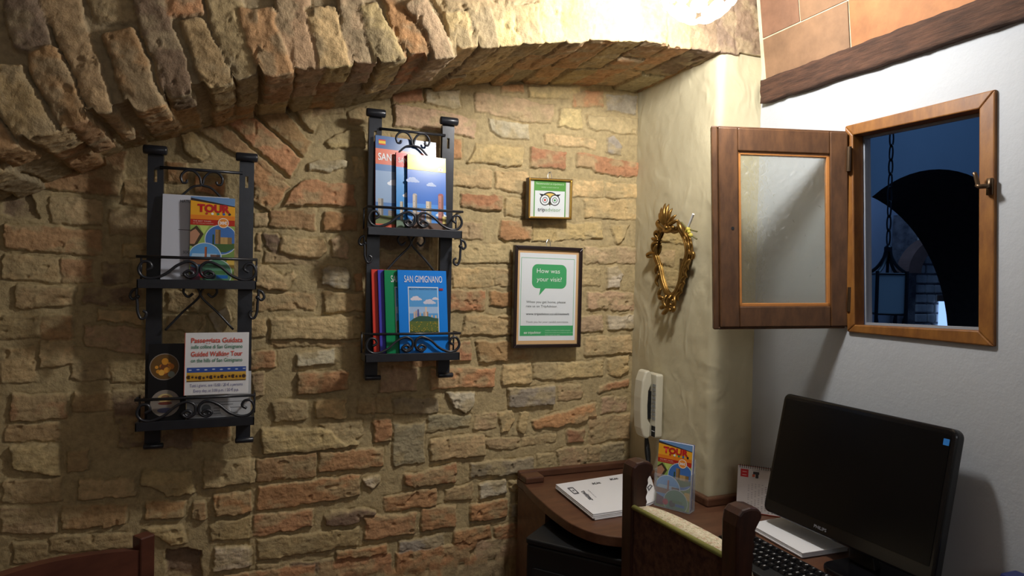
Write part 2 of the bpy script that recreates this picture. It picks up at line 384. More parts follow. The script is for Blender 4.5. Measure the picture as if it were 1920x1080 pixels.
# ------------------------------------------------------------ bricks of this wall, outlined on the photograph and carried onto the wall's own plane
def q(x0, t0, b0, x1, t1, b1, k, h): return ([(x0, b0), (x1, b1), (x1, t1), (x0, t0)], k, h/1000)
def pg(k, h, *p): return (list(p), k, h/1000)
BR = [
 pg('B', 14, (20,335), (90,312), (150,292), (235,283), (228,322), (212,362), (150,360), (60,350)),
 pg('D', -14, (0,358), (52,358), (66,410), (0,398)), q(88,368,416,185,372,420,'T',12), q(5,420,468,182,430,478,'B',12), q(0,480,527,105,484,528,'T',8),
 q(108,484,527,168,486,530,'B',8), q(22,538,578,130,538,575,'T',14), q(-10,592,636,70,595,636,'T',9), q(72,597,640,128,596,640,'B',9), q(70,643,690,132,640,685,'Y',16),
 q(152,612,650,262,616,668,'P',15), q(175,582,603,262,584,609,'Y',13), q(0,655,720,60,655,720,'T',5), q(130,680,716,200,682,718,'T',5), q(15,742,792,120,745,790,'B',12),
 q(130,742,776,205,744,776,'T',5), q(5,800,830,105,800,830,'T',6), pg('Y', 18, (15,842), (105,838), (108,898), (80,892), (18,880)), q(122,852,892,160,850,890,'T',12),
 q(0,905,945,112,900,945,'T',7), q(145,905,940,250,902,935,'Y',18), pg('Y', 20, (262,890), (360,885), (363,924), (335,930), (312,933), (296,920), (262,914)),
 q(115,952,998,235,950,985,'B',10), q(272,945,976,345,942,970,'B',13), q(360,944,975,382,944,973,'B',14), q(0,955,1003,105,955,1000,'T',6),
 pg('Y', 14, (270,993), (340,985), (345,1020), (320,1026), (296,1008)), q(90,1010,1040,245,1003,1030,'T',6), q(310,1036,1095,378,1034,1095,'D',-30), q(20,1020,1060,85,1020,1055,'T',5),
 q(382,867,917,478,864,907,'Y',20), q(481,864,906,594,849,893,'B',17), q(600,850,887,720,841,876,'O',16),
 pg('Y', 24, (490,808), (595,803), (625,805), (660,820), (672,832), (600,846), (492,852)),
 q(403,930,971,470,924,960,'O',20), q(483,914,960,674,892,930,'O',15), pg('T', 11, (392,985), (470,970), (475,1010), (397,1018)), q(476,969,1008,586,956,988,'O',15),
 pg('D', 20, (606,970), (620,962), (690,956), (705,962), (698,974), (625,988), (610,984)), q(482,1012,1053,672,992,1025,'T',13), q(686,972,1013,782,964,1000,'O',15),
 q(400,1032,1074,470,1027,1062,'W',16), q(480,1062,1095,535,1058,1095,'T',8), q(545,1060,1095,630,1050,1095,'D',8), q(633,1038,1095,728,1022,1060,'O',16), q(750,1018,1055,834,1004,1042,'V',13),
 q(722,934,961,818,916,950,'O',11), q(792,957,997,855,949,989,'O',16), pg('R', 22, (757,893), (800,886), (853,869), (856,905), (800,912), (778,918), (762,908)),
 q(809,825,866,911,815,853,'Y',19), q(738,797,875,797,795,868,'G',11), q(803,780,812,882,778,800,'G',9), q(891,778,805,932,775,802,'P',8),
 pg('Y', 16, (936,775), (958,773), (966,790), (955,808), (940,810)), pg('Y', 16, (975,775), (990,775), (992,795), (985,812), (972,808)),
 pg('O', 13, (1000,790), (1040,778), (1118,755), (1120,786), (1050,800), (1005,806)), q(955,732,767,1042,724,758,'V',18), q(1050,724,752,1094,722,746,'T',5), q(1130,747,778,1178,743,770,'P',6),
 q(1106,787,835,1184,776,822,'T',4), q(1064,808,833,1097,804,829,'R',12), pg('P', 12, (1048,845), (1105,838), (1102,868), (1085,876), (1050,881)), q(1106,838,876,1126,836,872,'T',6),
 q(1128,838,876,1172,831,872,'G',7), q(1010,853,884,1042,850,880,'Y',10), q(883,871,898,1002,859,884,'G',14), pg('T', 7, (912,822), (975,822), (975,840), (940,846), (915,840)),
 q(980,822,838,1044,815,828,'T',4), q(900,911,937,950,898,926,'W',13), q(836,922,942,886,908,938,'T',9), pg('T', 9, (956,906), (1050,893), (1052,925), (985,932), (960,922)),
 q(1048,888,905,1110,880,896,'T',5), q(884,948,980,953,938,969,'O',16), q(960,947,970,980,942,967,'G',14), q(988,938,968,1002,935,965,'O',12), q(852,998,1038,922,985,1022,'O',15),
 q(929,990,1021,1000,976,1010,'O',14), q(931,1032,1058,985,1022,1052,'T',8), q(874,1045,1077,915,1036,1068,'O',13), q(806,1058,1095,860,1047,1095,'O',13), q(722,1070,1095,800,1058,1095,'O',12),
 q(928,1074,1095,985,1066,1095,'T',10), q(560,703,740,653,697,731,'O',24), q(556,666,688,627,655,683,'W',15), pg('T', 18, (510,755), (577,750), (577,786), (515,792)),
 q(593,752,786,650,750,784,'Y',19), q(671,746,778,735,742,776,'T',7), q(738,748,778,824,745,775,'G',13), q(713,690,735,783,690,732,'P',17), q(809,694,732,928,690,725,'O',17),
 pg('W', 22, (838,738), (890,738), (887,762), (872,774), (852,762)), q(702,790,828,735,789,828,'O',16), pg('Y', 14, (600,797), (680,790), (682,812), (650,833), (625,812)),
 q(833,641,677,884,640,677,'R',12), pg('B', 15, (895,642), (1000,640), (998,672), (950,678), (902,678)), q(943,686,723,998,682,718,'Y',12), q(1003,684,712,1045,682,711,'T',8), q(1045,682,712,1133,676,706,'Y',12),
 pg('Y', 13, (1140,674), (1182,668), (1180,694), (1158,708), (1142,702)), q(1098,633,667,1186,630,663,'Y',12), pg('O', 12, (1124,726), (1180,712), (1180,724), (1124,737)), q(474,700,746,494,700,740,'P',12),
 q(470,660,695,515,658,690,'O',10), pg('W', 14, (683,899), (712,894), (714,905), (700,918), (686,912)), pg('Y', 20, (526,446), (610,448), (614,470), (600,484), (523,485)),
 pg('D', 10, (492,440), (520,442), (526,452), (516,478), (498,460)), pg('P', 12, (622,450), (640,444), (652,452), (653,485), (625,482)), pg('V', 24, (603,505), (622,498), (650,500), (660,520), (655,538), (638,542), (606,532)),
 pg('Y', 22, (475,498), (500,500), (530,520), (552,508), (556,520), (535,545), (500,540), (475,535)), q(666,512,546,680,512,544,'O',14), q(475,552,582,590,549,580,'T',6), q(608,549,587,682,548,583,'Y',18),
 q(505,597,638,674,593,635,'Y',22), q(470,600,632,496,597,630,'Y',14), q(608,398,432,672,396,433,'O',16), q(506,394,426,592,392,430,'B',13), q(475,400,425,502,398,425,'P',10),
 q(712,474,500,806,476,500,'T',10), q(712,506,545,800,506,545,'T',8), q(712,430,468,806,432,470,'D',4), q(861,416,447,906,418,447,'P',12), pg('O', 15, (942,414), (996,412), (997,448), (950,451), (936,445)), q(1000,420,452,1130,418,448,'Y',8),
 pg('Y', 11, (1148,424), (1183,422), (1165,456), (1157,458)), q(847,456,492,960,459,494,'Y',10), q(851,503,540,926,505,538,'Y',7), q(929,505,535,960,506,535,'T',6), q(836,546,584,911,546,582,'R',14),
 q(920,548,573,1000,548,577,'O',11), pg('Y', 15, (876,592), (965,592), (965,627), (868,629)), q(1098,463,495,1194,465,493,'P',9), q(1090,505,536,1128,506,536,'Y',7),
 pg('W', 14, (1142,502), (1160,500), (1170,515), (1164,540), (1140,542)), q(1103,548,580,1190,548,582,'P',11), q(1088,593,622,1134,593,622,'P',10), q(1142,592,618,1190,590,616,'W',9),
 pg('R', 12, (735,168), (790,162), (795,190), (740,195)), pg('W', 13, (798,168), (860,166), (867,200), (850,203), (800,192)), pg('P', 15, (742,197), (818,206), (895,222), (888,256), (740,234)),
 pg('P', 13, (893,172), (935,178), (1041,196), (1036,231), (985,226), (893,208)), q(942,158,172,984,157,172,'O',8), q(993,160,178,1090,162,186,'Y',9), q(1050,204,236,1093,200,243,'Y',13), q(1076,172,196,1133,170,200,'O',8),
 q(1140,176,205,1196,178,214,'V',8), q(1104,215,240,1198,222,252,'Y',10), pg('W', 13, (918,222), (992,232), (995,262), (940,257), (922,240)), q(1025,249,268,1120,262,280,'Y',7), pg('V', 15, (1140,258), (1152,252), (1168,275), (1166,288), (1140,285)),
 q(843,258,294,867,262,298,'O',11), pg('Y', 14, (891,267), (982,277), (982,310), (930,307), (878,302), (890,285)), pg('R', 15, (997,276), (1063,284), (1060,316), (997,312)),
 pg('R', 12, (1085,286), (1200,304), (1198,332), (1130,324), (1105,315), (1082,312)), q(843,316,346,926,319,353,'Y',11), q(933,319,354,992,320,362,'Y',11), q(1076,336,366,1132,338,370,'Y',8), q(1138,342,369,1196,346,372,'Y',9),
 q(864,363,389,943,368,395,'R',16), q(950,370,402,992,372,405,'Y',9), q(1098,372,408,1196,376,411,'Y',8),
 pg('B', 18, (475,207), (525,200), (584,264), (571,292)), pg('O', 20, (421,226), (470,212), (565,298), (543,329)), pg('B', 17, (358,240), (412,227), (535,334), (522,346), (476,306)), pg('O', 17, (476,300), (500,318), (545,350), (520,382), (503,393), (474,372)),
 pg('Y', 20, (546,190), (572,187), (603,225), (588,246), (568,228)), pg('Y', 20, (338,250), (362,248), (392,290), (378,300), (346,283)), q(585,190,218,645,188,210,'T',10), pg('Y', 16, (610,263), (650,243), (686,245), (686,276), (620,273)),
 pg('W', 16, (575,306), (600,300), (652,302), (650,316), (620,323), (578,318)), q(664,295,332,684,294,330,'Y',12), pg('O', 20, (533,382), (565,338), (664,346), (668,386)), q(655,208,232,690,200,230,'Y',8),
 q(312,300,335,350,302,340,'O',10), q(365,330,360,420,334,366,'O',10), q(310,550,586,400,552,590,'T',10), q(310,594,622,384,594,625,'Y',12), pg('W', 14, (388,592), (425,575), (432,600), (410,632)), q(310,790,832,432,786,830,'B',12), q(480,440,470,488,440,470,'T',4),
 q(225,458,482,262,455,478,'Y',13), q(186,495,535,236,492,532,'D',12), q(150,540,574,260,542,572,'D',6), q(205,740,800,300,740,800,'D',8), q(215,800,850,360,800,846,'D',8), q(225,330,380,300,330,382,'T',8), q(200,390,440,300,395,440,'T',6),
 q(200,682,722,270,684,724,'T',6), q(600,500,530,604,500,530,'T',3), q(508,640,650,700,642,652,'T',2), q(700,745,780,704,745,780,'T',3), q(660,596,632,700,598,632,'T',5), q(686,640,690,830,642,688,'B',6), q(735,250,262,830,262,275,'T',4), q(495,470,492,600,492,500,'T',3),
]
def ar(k, h, *p): return (list(p), k, h/1000)
AR = [
 ar('T', 24, (-40,130), (35,128), (80,215), (112,262), (50,268), (-20,180)), ar('B', 26, (62,128), (66,95), (98,92), (118,130), (158,208), (135,232), (118,228)),
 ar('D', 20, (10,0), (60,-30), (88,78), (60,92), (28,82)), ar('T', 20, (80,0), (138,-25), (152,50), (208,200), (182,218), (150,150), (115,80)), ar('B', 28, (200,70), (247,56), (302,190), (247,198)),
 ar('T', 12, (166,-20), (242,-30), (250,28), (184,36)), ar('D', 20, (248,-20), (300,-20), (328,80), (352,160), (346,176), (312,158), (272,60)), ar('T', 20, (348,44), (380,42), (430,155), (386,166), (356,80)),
 ar('O', 20, (308,-40), (366,-40), (376,22), (322,25)), ar('T', 18, (386,-40), (438,-40), (478,125), (468,150), (440,147), (400,40)), ar('B', 26, (450,22), (507,20), (550,128), (492,140)),
 ar('P', 20, (512,-50), (562,-50), (606,122), (557,130), (527,50)), ar('Y', 22, (580,16), (625,18), (658,121), (607,127)), ar('P', 18, (628,-50), (672,-50), (702,120), (664,127)),
 ar('Y', 24, (684,16), (702,8), (757,106), (711,122)), ar('O', 18, (706,-50), (752,-50), (803,72), (766,104), (744,58)), ar('P', 32, (767,12), (790,0), (850,86), (827,106), (802,64)),
 ar('Y', 16, (790,-60), (828,-60), (850,10), (832,18)), ar('Y', 18, (838,29), (878,25), (893,90), (856,96)), ar('T', 18, (880,22), (921,14), (937,84), (899,89)), ar('Y', 16, (926,14), (966,12), (979,81), (941,85)),
 ar('T', 18, (971,16), (1007,12), (1021,80), (981,83)), ar('T', 15, (1010,-40), (1051,-40), (1058,77), (1024,81)), ar('B', 17, (1055,-40), (1095,-40), (1103,75), (1062,79)), ar('B', 15, (1098,-40), (1148,-40), (1156,74), (1107,77)),
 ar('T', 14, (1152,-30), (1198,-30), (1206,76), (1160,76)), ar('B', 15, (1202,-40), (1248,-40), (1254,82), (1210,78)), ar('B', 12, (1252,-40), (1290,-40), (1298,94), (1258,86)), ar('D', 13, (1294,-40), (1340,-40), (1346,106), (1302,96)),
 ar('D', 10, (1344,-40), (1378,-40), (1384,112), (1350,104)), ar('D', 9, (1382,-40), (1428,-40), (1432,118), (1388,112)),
 ar('T', 16, (835,-80), (1004,-80), (1004,-5), (840,14)),
]


# ------------------------------------------------------------ brick wall
YW = 2.07
def wall_bricks():
    out = []
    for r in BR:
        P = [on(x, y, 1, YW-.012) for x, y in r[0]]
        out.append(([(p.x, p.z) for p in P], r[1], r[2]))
    # further courses outside the picture: below it, and to the left of it
    rg = random.Random(5); z = .56-.075
    lowest = [(-1.05, 1.32, z0) for z0 in np.arange(.03, .52, .075)]
    for x0, x1, z0 in lowest:
        x = x0+rg.random()*.1
        while x < x1-.06:
            L_ = rg.choice([.1, .16, .22, .25]); e = min(x+L_, x1)
            out.append(([(x, z0), (e, z0+rg.uniform(-.004, .004)), (e, z0+.055), (x, z0+.057)], rg.choice('OTOBP'), rg.uniform(.006, .018))); x = e+.018
    for z0 in np.arange(.56, 1.6, .075):
        x = -1.05+rg.random()*.1
        while x < -.66:
            L_ = rg.choice([.1, .16, .22]); e = min(x+L_, -.64)
            out.append(([(x, z0), (e, z0), (e, z0+.055), (x, z0+.057)], rg.choice('TTBYO'), rg.uniform(.004, .014))); x = e+.018
    return out
us = np.arange(-1.02, 1.33, .0027); vs_ = np.concatenate([np.arange(0, .5, .012), np.arange(.5, 2.24, .0027)])
Ug, Wg = np.meshgrid(us, vs_, indexing='ij')
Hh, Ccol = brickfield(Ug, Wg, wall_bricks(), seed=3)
sm = lambda x: np.clip(x, 0, 1)**2*(3-2*np.clip(x, 0, 1))
Hh = Hh-.045*np.exp(-((Ug+.34)/.20)**2)*sm((Wg-.70)/.25)*sm((1.80-Wg)/.15)      # hollow added behind the left rack to widen the rack's shadow
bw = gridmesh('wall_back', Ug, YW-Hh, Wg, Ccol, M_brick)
struct(bw, 'old uneven brick wall in tan and orange')

# ------------------------------------------------------------ arch: soffit and front face in one surface
YA = 1.62
AX = np.array([-1.05, -.75, -.60, -.448, -.334, -.199, -.132, -.053, .011, .074, .14, .214, .278, .35, .466, .687, .847, 1.018, 1.25, 1.32, 1.6])
AZ = np.array([1.28, 1.50, 1.60, 1.681, 1.745, 1.796, 1.825, 1.860, 1.882, 1.900, 1.915, 1.930, 1.946, 1.972, 2.006, 2.055, 2.085, 2.105, 2.112, 2.112, 2.112])+.012
def archz(x): return np.interp(x, AX, AZ)
def arch_bricks():
    out = []
    for r in AR:
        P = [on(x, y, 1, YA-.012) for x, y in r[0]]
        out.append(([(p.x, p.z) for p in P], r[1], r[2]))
    rg = random.Random(11); x = -1.05
    while x < -.5:
        z = float(archz(x)); dx = -.035
        out.append(([(x, z-.02), (x+.05, z+.005), (x+.05+dx*3, z+.18), (x+dx*3, z+.16)], rg.choice('TDB'), .02)); x += .068
    return out
ax_ = np.arange(-1.03, 1.50, .0036)
depth = np.concatenate([np.linspace(.46, .012, 70), np.linspace(.009, 0, 4)]); rise = np.concatenate([np.arange(.003, .42, .0038), np.linspace(.43, .62, 12), [.8, 1.35]])
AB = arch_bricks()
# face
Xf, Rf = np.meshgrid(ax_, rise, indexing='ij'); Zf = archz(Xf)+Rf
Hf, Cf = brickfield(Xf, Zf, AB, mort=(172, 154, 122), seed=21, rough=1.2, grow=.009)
tan_ = 1.0
# soffit bricks follow the same voussoirs for their first length, then a second random set
Xs, Ds = np.meshgrid(ax_, depth, indexing='ij')
sb = []; rg = random.Random(4)
for P, k, h in AB:
    P = np.array(P); near = P[(P[:, 1]-archz(P[:, 0])) < .035]
    if len(near) < 2: continue
    x0, x1 = near[:, 0].min(), near[:, 0].max()
    if x1-x0 < .02 or x1-x0 > .12 or x0 > 1.30: continue
    l1 = rg.choice([.11, .15, .24, .26]); k2 = rg.choice('GTBG'); 
    sb.append(([(x0+.002, -.03), (x1-.002, -.03), (x1-.002, l1), (x0+.002, l1)], k, h*1.25))
    j = rg.uniform(-.008, .008)
    sb.append(([(x0+j, l1+.014), (x1+j, l1+.014), (x1+j, .50), (x0+j, .50)], k2, rg.choice([.003, .008, .014, .02])))
Hs, Cs = brickfield(Xs, Ds, sb, mort=(176, 160, 128), seed=33, rough=1.3, grow=.005)
slope = np.gradient(archz(ax_), ax_); nx = (slope/np.sqrt(1+slope**2))[:, None]; nz = (-1/np.sqrt(1+slope**2))[:, None]
edge_f = Hf[:, :1]; edge_s = Hs[:, -1:]
Xa = np.concatenate([Xs+nx*Hs, Xf+nx*edge_s*np.exp(-Rf/.03)], 1)
Za = np.concatenate([archz(Xs)+nz*Hs, Zf+nz*edge_s*np.exp(-Rf/.03)], 1)
Ya = np.concatenate([YA+Ds-edge_f*np.exp(-Ds/.02), YA-Hf], 1)
Ca = np.concatenate([Cs, Cf], 1)
struct(gridmesh('trim_1', Xa, Ya, Za, Ca, M_brick), 'heavy arch of upright bricks over the brick wall')

# ------------------------------------------------------------ room shell
XR = 1.46
def noisy(name, p0, u, v, nu, nv, m, amp=.0, fr=5., seed=1, round_l=0, round_r=0):
    """a plastered sheet: p0 + u*i + v*j, bulging by noise along its normal"""
    u = V(u); v = V(v); n = u.cross(v).normalized(); a, b = np.meshgrid(np.linspace(0, 1, nu), np.linspace(0, 1, nv), indexing='ij')
    A = a*u.length; B = b*v.length; h = fbm(A*fr, B*fr, seed, 4)*amp
    P = [p0[i]+a*u[i]+b*v[i]+n[i]*h for i in range(3)]
    return gridmesh(name, P[0], P[1], P[2], np.ones(a.shape+(3,)), m, flip=False)
# pillar: left face and front face joined by a rounded corner, one sheet
tt = np.concatenate([np.linspace(0, .43, 130), np.linspace(.436, .475, 10), np.linspace(.48, .66, 60)])
zz = np.linspace(0, 2.125, 520)
def pil(t):
    r = .022; s1 = .45-r
    if t <= s1: return (1.302, 2.08-t-.01, 0)
    q = (t-s1)/(math.pi*r/2)
    if q <= 1: a = q*math.pi/2; return (1.302+r-r*math.cos(a), 1.62+r-r*math.sin(a), 1)
    return (1.302+r+(t-s1-math.pi*r/2), 1.62, 2)
PX = np.array([pil(t)[0] for t in tt]); PY = np.array([pil(t)[1] for t in tt])
Tg, Zg = np.meshgrid(tt, zz, indexing='ij')
hb = fbm(Tg*9, Zg*7, 61, 4)*.0045+np.clip(fbm(Tg*22+fbm(Tg*8, Zg*8, 5, 2)*2, Zg*9, 63, 3), 0, 1)*.0040
ang = np.clip((tt-.428)/(math.pi*.022/2), 0, 1)*math.pi/2
Xp = PX[:, None]-np.cos(ang)[:, None]*hb+0*Zg; Yp = PY[:, None]-np.sin(ang)[:, None]*hb+0*Zg
struct(gridmesh('wall_pillar', Xp, Yp, Zg, np.ones(Tg.shape+(3,)), M_cream), 'cream plastered pillar in the corner')

# window opening corners, on the plane of the white wall
fo = [on(1592, 622, 0, XR), on(1868, 650, 0, XR), on(1870, 168, 0, XR), on(1588, 237, 0, XR)]     # frame outside: BL BR TR TL as seen
fi = [on(1606, 609, 0, XR), on(1838, 620, 0, XR), on(1840, 205, 0, XR), on(1603, 254, 0, XR)]
yL = max(p.y for p in fi)-.002; yR = min(p.y for p in fi); z0w = min(p.z for p in fi); z1w = max(p.z for p in fi)
def slab(mb, y0, y1, z0, z1, x0=XR, x1=XR+.05): mb.box((x0, y0, z0), (x1, y1, z1))
wr = MB(); Y0 = -1.25; Z1 = 2.62
hy0, hy1, hz0, hz1 = yR-.008, yL+.010, z0w-.008, z1w+.008
slab(wr, Y0, hy0, 0, Z1); slab(wr, hy1, 2.3, 0, Z1); slab(wr, hy0, hy1, 0, hz0); slab(wr, hy0, hy1, hz1, Z1)
struct(wr.build('wall_right', M_white), 'white plastered wall with the window')
struct(MB().box((-1.12, Y0, 0), (-1.02, 2.2, Z1)).build('wall_left', M_plain))
struct(MB().box((-1.12, Y0-.1, 0), (XR+.05, Y0, Z1)).build('wall_front', M_plain))
struct(MB().box((-1.12, Y0-.1, -.05), (XR, 2.2, 0)).build('floor', M_floor))
struct(MB().box((-1.12, Y0-.1, Z1), (XR+.05, 2.2, Z1+.05)).build('ceiling', M_plain))
# backing behind the brick sheets
struct(MB().box((-1.12, YW+.09, 0), (XR, YW+.16, Z1)).build('wall_outer', M_plain))

# beam and terracotta above the white wall
def rough_bar(name, y0, y1, x0, x1, z0, z1, m, amp, seed, tilt=0.):
    ny = 260; prof = [(x0, z0), (x0, z1)]; cs = []
    ring = [(x1, z0)]+[(x1+(x0-x1)*i/5, z0) for i in range(1, 6)]+[(x0, z0+(z1-z0)*i/10) for i in range(1, 11)]+[(x0+(x1-x0)*i/5, z1) for i in range(1, 6)]
    ring = np.array(ring); ys = np.linspace(y0, y1, ny); n = len(ring)
    Yg, K = np.meshgrid(ys, np.arange(n), indexing='ij')
    X = np.tile(ring[:, 0], (ny, 1))+fbm(Yg*30, K*.5, seed, 4)*amp; Z = np.tile(ring[:, 1], (ny, 1))+fbm(Yg*30+5, K*.5, seed+9, 4)*amp
    return gridmesh(name, X, Yg, Z, np.ones(X.shape+(3,)), m)
struct(rough_bar('trim_2', Y0, 1.60, XR-.022, XR+.05, 1.976, 2.046, M_beam, .004, 5), 'dark rough wooden beam over the white wall')
TT = 7.5; tn = V((-math.cos(math.radians(TT)), 0, -math.sin(math.radians(TT)))); tv = V((-math.sin(math.radians(TT)), 0, math.cos(math.radians(TT))))
tp = V((XR-.005, 1.6, 2.046)); tf = frame(tp, (0, -1, 0), tv)
def toT(x, y): p = onp(x, y, tp, tf.n); return (1.6-p.y, (p-tp).dot(tv))
tb = MB(); a1 = toT(1597, 92)[0]; zj = (toT(1445, 68)[1]+toT(1588, 1)[1])/2; a2 = toT(1500, 20)[0]
tb.prism(rect(-.01, -.01, 2.85, .60), tf, -.02, 0, (206, 190, 160))
rg = random.Random(2); tc_ = [(128, 98, 72), (152, 102, 62), (140, 102, 76), (126, 92, 70), (138, 100, 74)]
def tile(x0, y0, x1, y1, c):
    j = lambda: rg.uniform(-.0015, .0015)
    tb.prism([(x0+j(), y0+j()), (x1+j(), y0+j()), (x1+j(), y1+j()), (x0+j(), y1+j())], tf, 0, .004, c)
g = .004; xs_ = [.006, a1]; 
while xs_[-1] < 2.8: xs_.append(xs_[-1]+.33)
for i in range(len(xs_)-1): tile(xs_[i]+g/2, .004, xs_[i+1]-g/2, zj-g/2, tc_[i % 5])
xs2 = [.006, a2]
while xs2[-1] < 2.8: xs2.append(xs2[-1]+.33)
for i in range(len(xs2)-1): tile(xs2[i]+g/2, zj+g/2, xs2[i+1]-g/2, 2*zj, tc_[(i*2+3) % 5]); tile(xs2[i]+.1, 2*zj+g, xs2[i+1]+.1-g, 3*zj, tc_[(i+1) % 5])
M_tile = mat('terracotta_tile', attr='Col', rough=.75, vary=.42, scale=9, bmp=.5, bscale=30, dist=.004)
struct(tb.build('wall_upper', M_tile, bevel=.001), 'large terracotta tiles above the beam')

# ------------------------------------------------------------ window_1: frame, casement, handle
W1 = sempty('window_1', (XR, 1.27, z0w), 'small wooden casement window standing open')
qf = quadf(*fo)
def inv(q, p, it=20):
    a = b = .5
    for _ in range(it):
        e = V(p)-q(a, b); ua = q(a+.01, b)-q(a, b); vb = q(a, b+.01)-q(a, b)
        M2 = np.array([[ua@ua, ua@vb], [ua@vb, vb@vb]]); s = np.linalg.solve(M2, np.array([ua@e, vb@e])); a += s[0]*.01; b += s[1]*.01
    return a, b
ia = [inv(qf, p) for p in fi]
fm = MB()
O4 = [(0, 0), (1, 0), (1, 1), (0, 1)]
for i in range(4):
    j = (i+1) % 4; fm.prism([O4[i], O4[j], ia[j], ia[i]], qf, -.030, .008)
fm.build('window_frame', M_frame, W1, bevel=.003)
rv = MB()        # grey painted rebate and outer lining of the opening
q2 = [inv(qf, p) for p in fi]
def off(k): return [((a-.5)*k+.5, (b-.5)*k+.5) for a, b in q2]
o1 = off(1.0); o2 = off(.975)
for i in range(4):
    j = (i+1) % 4; rv.prism([o1[i], o1[j], o2[j], o2[i]], qf, -.040, -.030)
rv.build('rebate', mat('grey_paint', (140, 146, 156), .6), W1)
lining = MB(); o3 = off(1.04); o4 = off(1.0)
for i in range(4):
    j = (i+1) % 4; lining.prism([o3[i], o3[j], o4[j], o4[i]], qf, -.056, -.042)
lining.build('outer_lining', mat('grey_paint_pale', (168, 174, 184), .6), W1)

# casement
hb_ = V((XR-.012, 1.278, 0)); e_ = V((-.28, .17, 0)).normalized(); pn = V((e_.y, -e_.x, 0))
def sp(x, y): return onp(x, y, hb_, pn)
SA, SB, SC, SD = sp(1351, 614), sp(1592, 612), sp(1590, 248), sp(1347, 238)
sq = quadf(SA, SB, SC, SD)
sash = MB(); lw, rw, bw_, tw = .155, .135, .105, .115
sash.prism([(0, 0), (lw, 0), (lw, 1), (0, 1)], sq, -.034, 0)
sash.prism([(1-rw, 0), (1, 0), (1, 1), (1-rw, 1)], sq, -.034, 0)
sash.prism([(lw, 0), (1-rw, 0), (1-rw, bw_), (lw, bw_)], sq, -.034, -.001)
sash.prism([(lw, 1-tw), (1-rw, 1-tw), (1-rw, 1), (lw, 1)], sq, -.034, -.001)
sash.prism([(-.012, -.012), (1, -.012), (1, .0), (-.012, 0)], sq, -.030, -.012)
sash.prism([(-.012, 1.0), (1, 1.0), (1, 1.012), (-.012, 1.012)], sq, -.030, -.012)
sash.prism([(-.05, -.012), (0.0, -.012), (0.0, 1.012), (-.05, 1.012)], sq, -.040, -.014)
so = sash.build('casement', M_sash, W1, bevel=.003)
bd = MB(); k = .022
for r_ in ((lw, bw_, lw+k, 1-tw), (1-rw-k, bw_, 1-rw, 1-tw), (lw, bw_, 1-rw, bw_+k*.7), (lw, 1-tw-k*.7, 1-rw, 1-tw)): bd.prism(rect(*r_), sq, -.026, -.006)
bd.build('glazing_bead', M_bead, so, bevel=.001)
MB().prism(rect(lw+.004, bw_+.004, 1-rw-.004, 1-tw-.004), sq, -.019, -.0155).build('glass_pane', M_pane, so)
MB().prism(disc(.105, .497, .012, 14, .008), sq, .0, .001).build('keyhole', M_blackmat, so)
for zf in (.14, .86):
    p = sq(1.0, zf, .006); MB().lathe([(.006, -.032), (.006, .032)], p, 10).build('hinge', M_bronze, W1)
# handle on the right of the frame
hp = on(1857, 350, 0, XR-.010); hd = MB(); hf = frame(hp, (0, -1, 0), (0, 0, 1))
hf_ = hf; hf = lambda a, b, c=0.: hf_(a*.62, b*.75, c*.62)
hd.prism(rrect(-.010, -.024, .010, .024, .003), hf, 0, .006)
hd.tube([hf(0, 0, .004), hf(0, 0, .026), hf(-.018, 0, .030), hf(-.026, .006, .030)], .005, 8)
hd.tube(crom([hf(-.022, .002, .030), hf(-.026, .018, .030), hf(-.032, .034, .030), hf(-.037, .040, .028)]), .0045, 8)
hd.build('handle', M_bronze, W1, smooth=True)

# ------------------------------------------------------------ the passage seen through the window
XO = XR+.05
pf = MB(); pf.box((XO, -1.0, -.05), (7.0, 6.2, 0)); struct(pf.build('floor_passage', M_stone))
struct(MB().box((XO, -1.0, 3.3), (7.0, 6.2, 3.35)).build('ceiling_passage', M_bluewall))
struct(MB().box((6.9, -1.0, 0), (7.0, 6.2, 3.3)).build('wall_passage_right', M_bluewall))
struct(MB().box((XO, -1.1, 0), (7.0, -1.0, 3.3)).build('wall_passage_front', M_bluewall))
struct(MB().box((XO, 4.6, 0), (7.0, 4.7, 3.3)).build('wall_passage_back', M_bluewall))
struct(MB().box((XO-.001, 2.3, 0), (XO+.06, 4.6, 3.3)).build('wall_passage_left', M_bluewall))
# cross wall with a deep vaulted opening
YF, YB = 2.6, 3.3
def archpts(cx, cz, r): return [(cx-r, 0)]+[(cx+r*math.cos(a), cz+r*math.sin(a)) for a in np.linspace(math.pi, 0, 41)]+[(cx+r, 0)]
ptsF, ptsB = archpts(3.725, 1.078, 1.022), archpts(3.675, .96, 1.11)
cw = MB(); vs2 = []; fs2 = []
def strip(mb, Y, flip, pts):
    for i in range(len(pts)-1):
        (xa, za), (xb, zb) = pts[i], pts[i+1]
        if abs(xa-xb) < 1e-6: continue
        q = [(xa, Y, za), (xb, Y, zb), (xb, Y, 3.3), (xa, Y, 3.3)]; mb.add(q if not flip else q[::-1], [(0, 1, 2, 3)])
    for x0, x1 in ((XO, pts[0][0]), (pts[-1][0], 6.9)):
        q = [(x0, Y, 0), (x1, Y, 0), (x1, Y, 3.3), (x0, Y, 3.3)]; mb.add(q if not flip else q[::-1], [(0, 1, 2, 3)])
strip(cw, YF, False, ptsF); strip(cw, YB, True, ptsB)
cwo = struct(cw.build('wall_crossing', M_bluewall), 'blue lit wall with a deep dark archway beyond the window')
sf = MB()
for i in range(len(ptsF)-1):
    (xa, za), (xb, zb) = ptsF[i], ptsF[i+1]; (xc, zc_), (xd, zd) = ptsB[i], ptsB[i+1]; sf.add([(xa, YF, za), (xc, YB, zc_), (xd, YB, zd), (xb, YF, zb)], [(0, 1, 2, 3)])
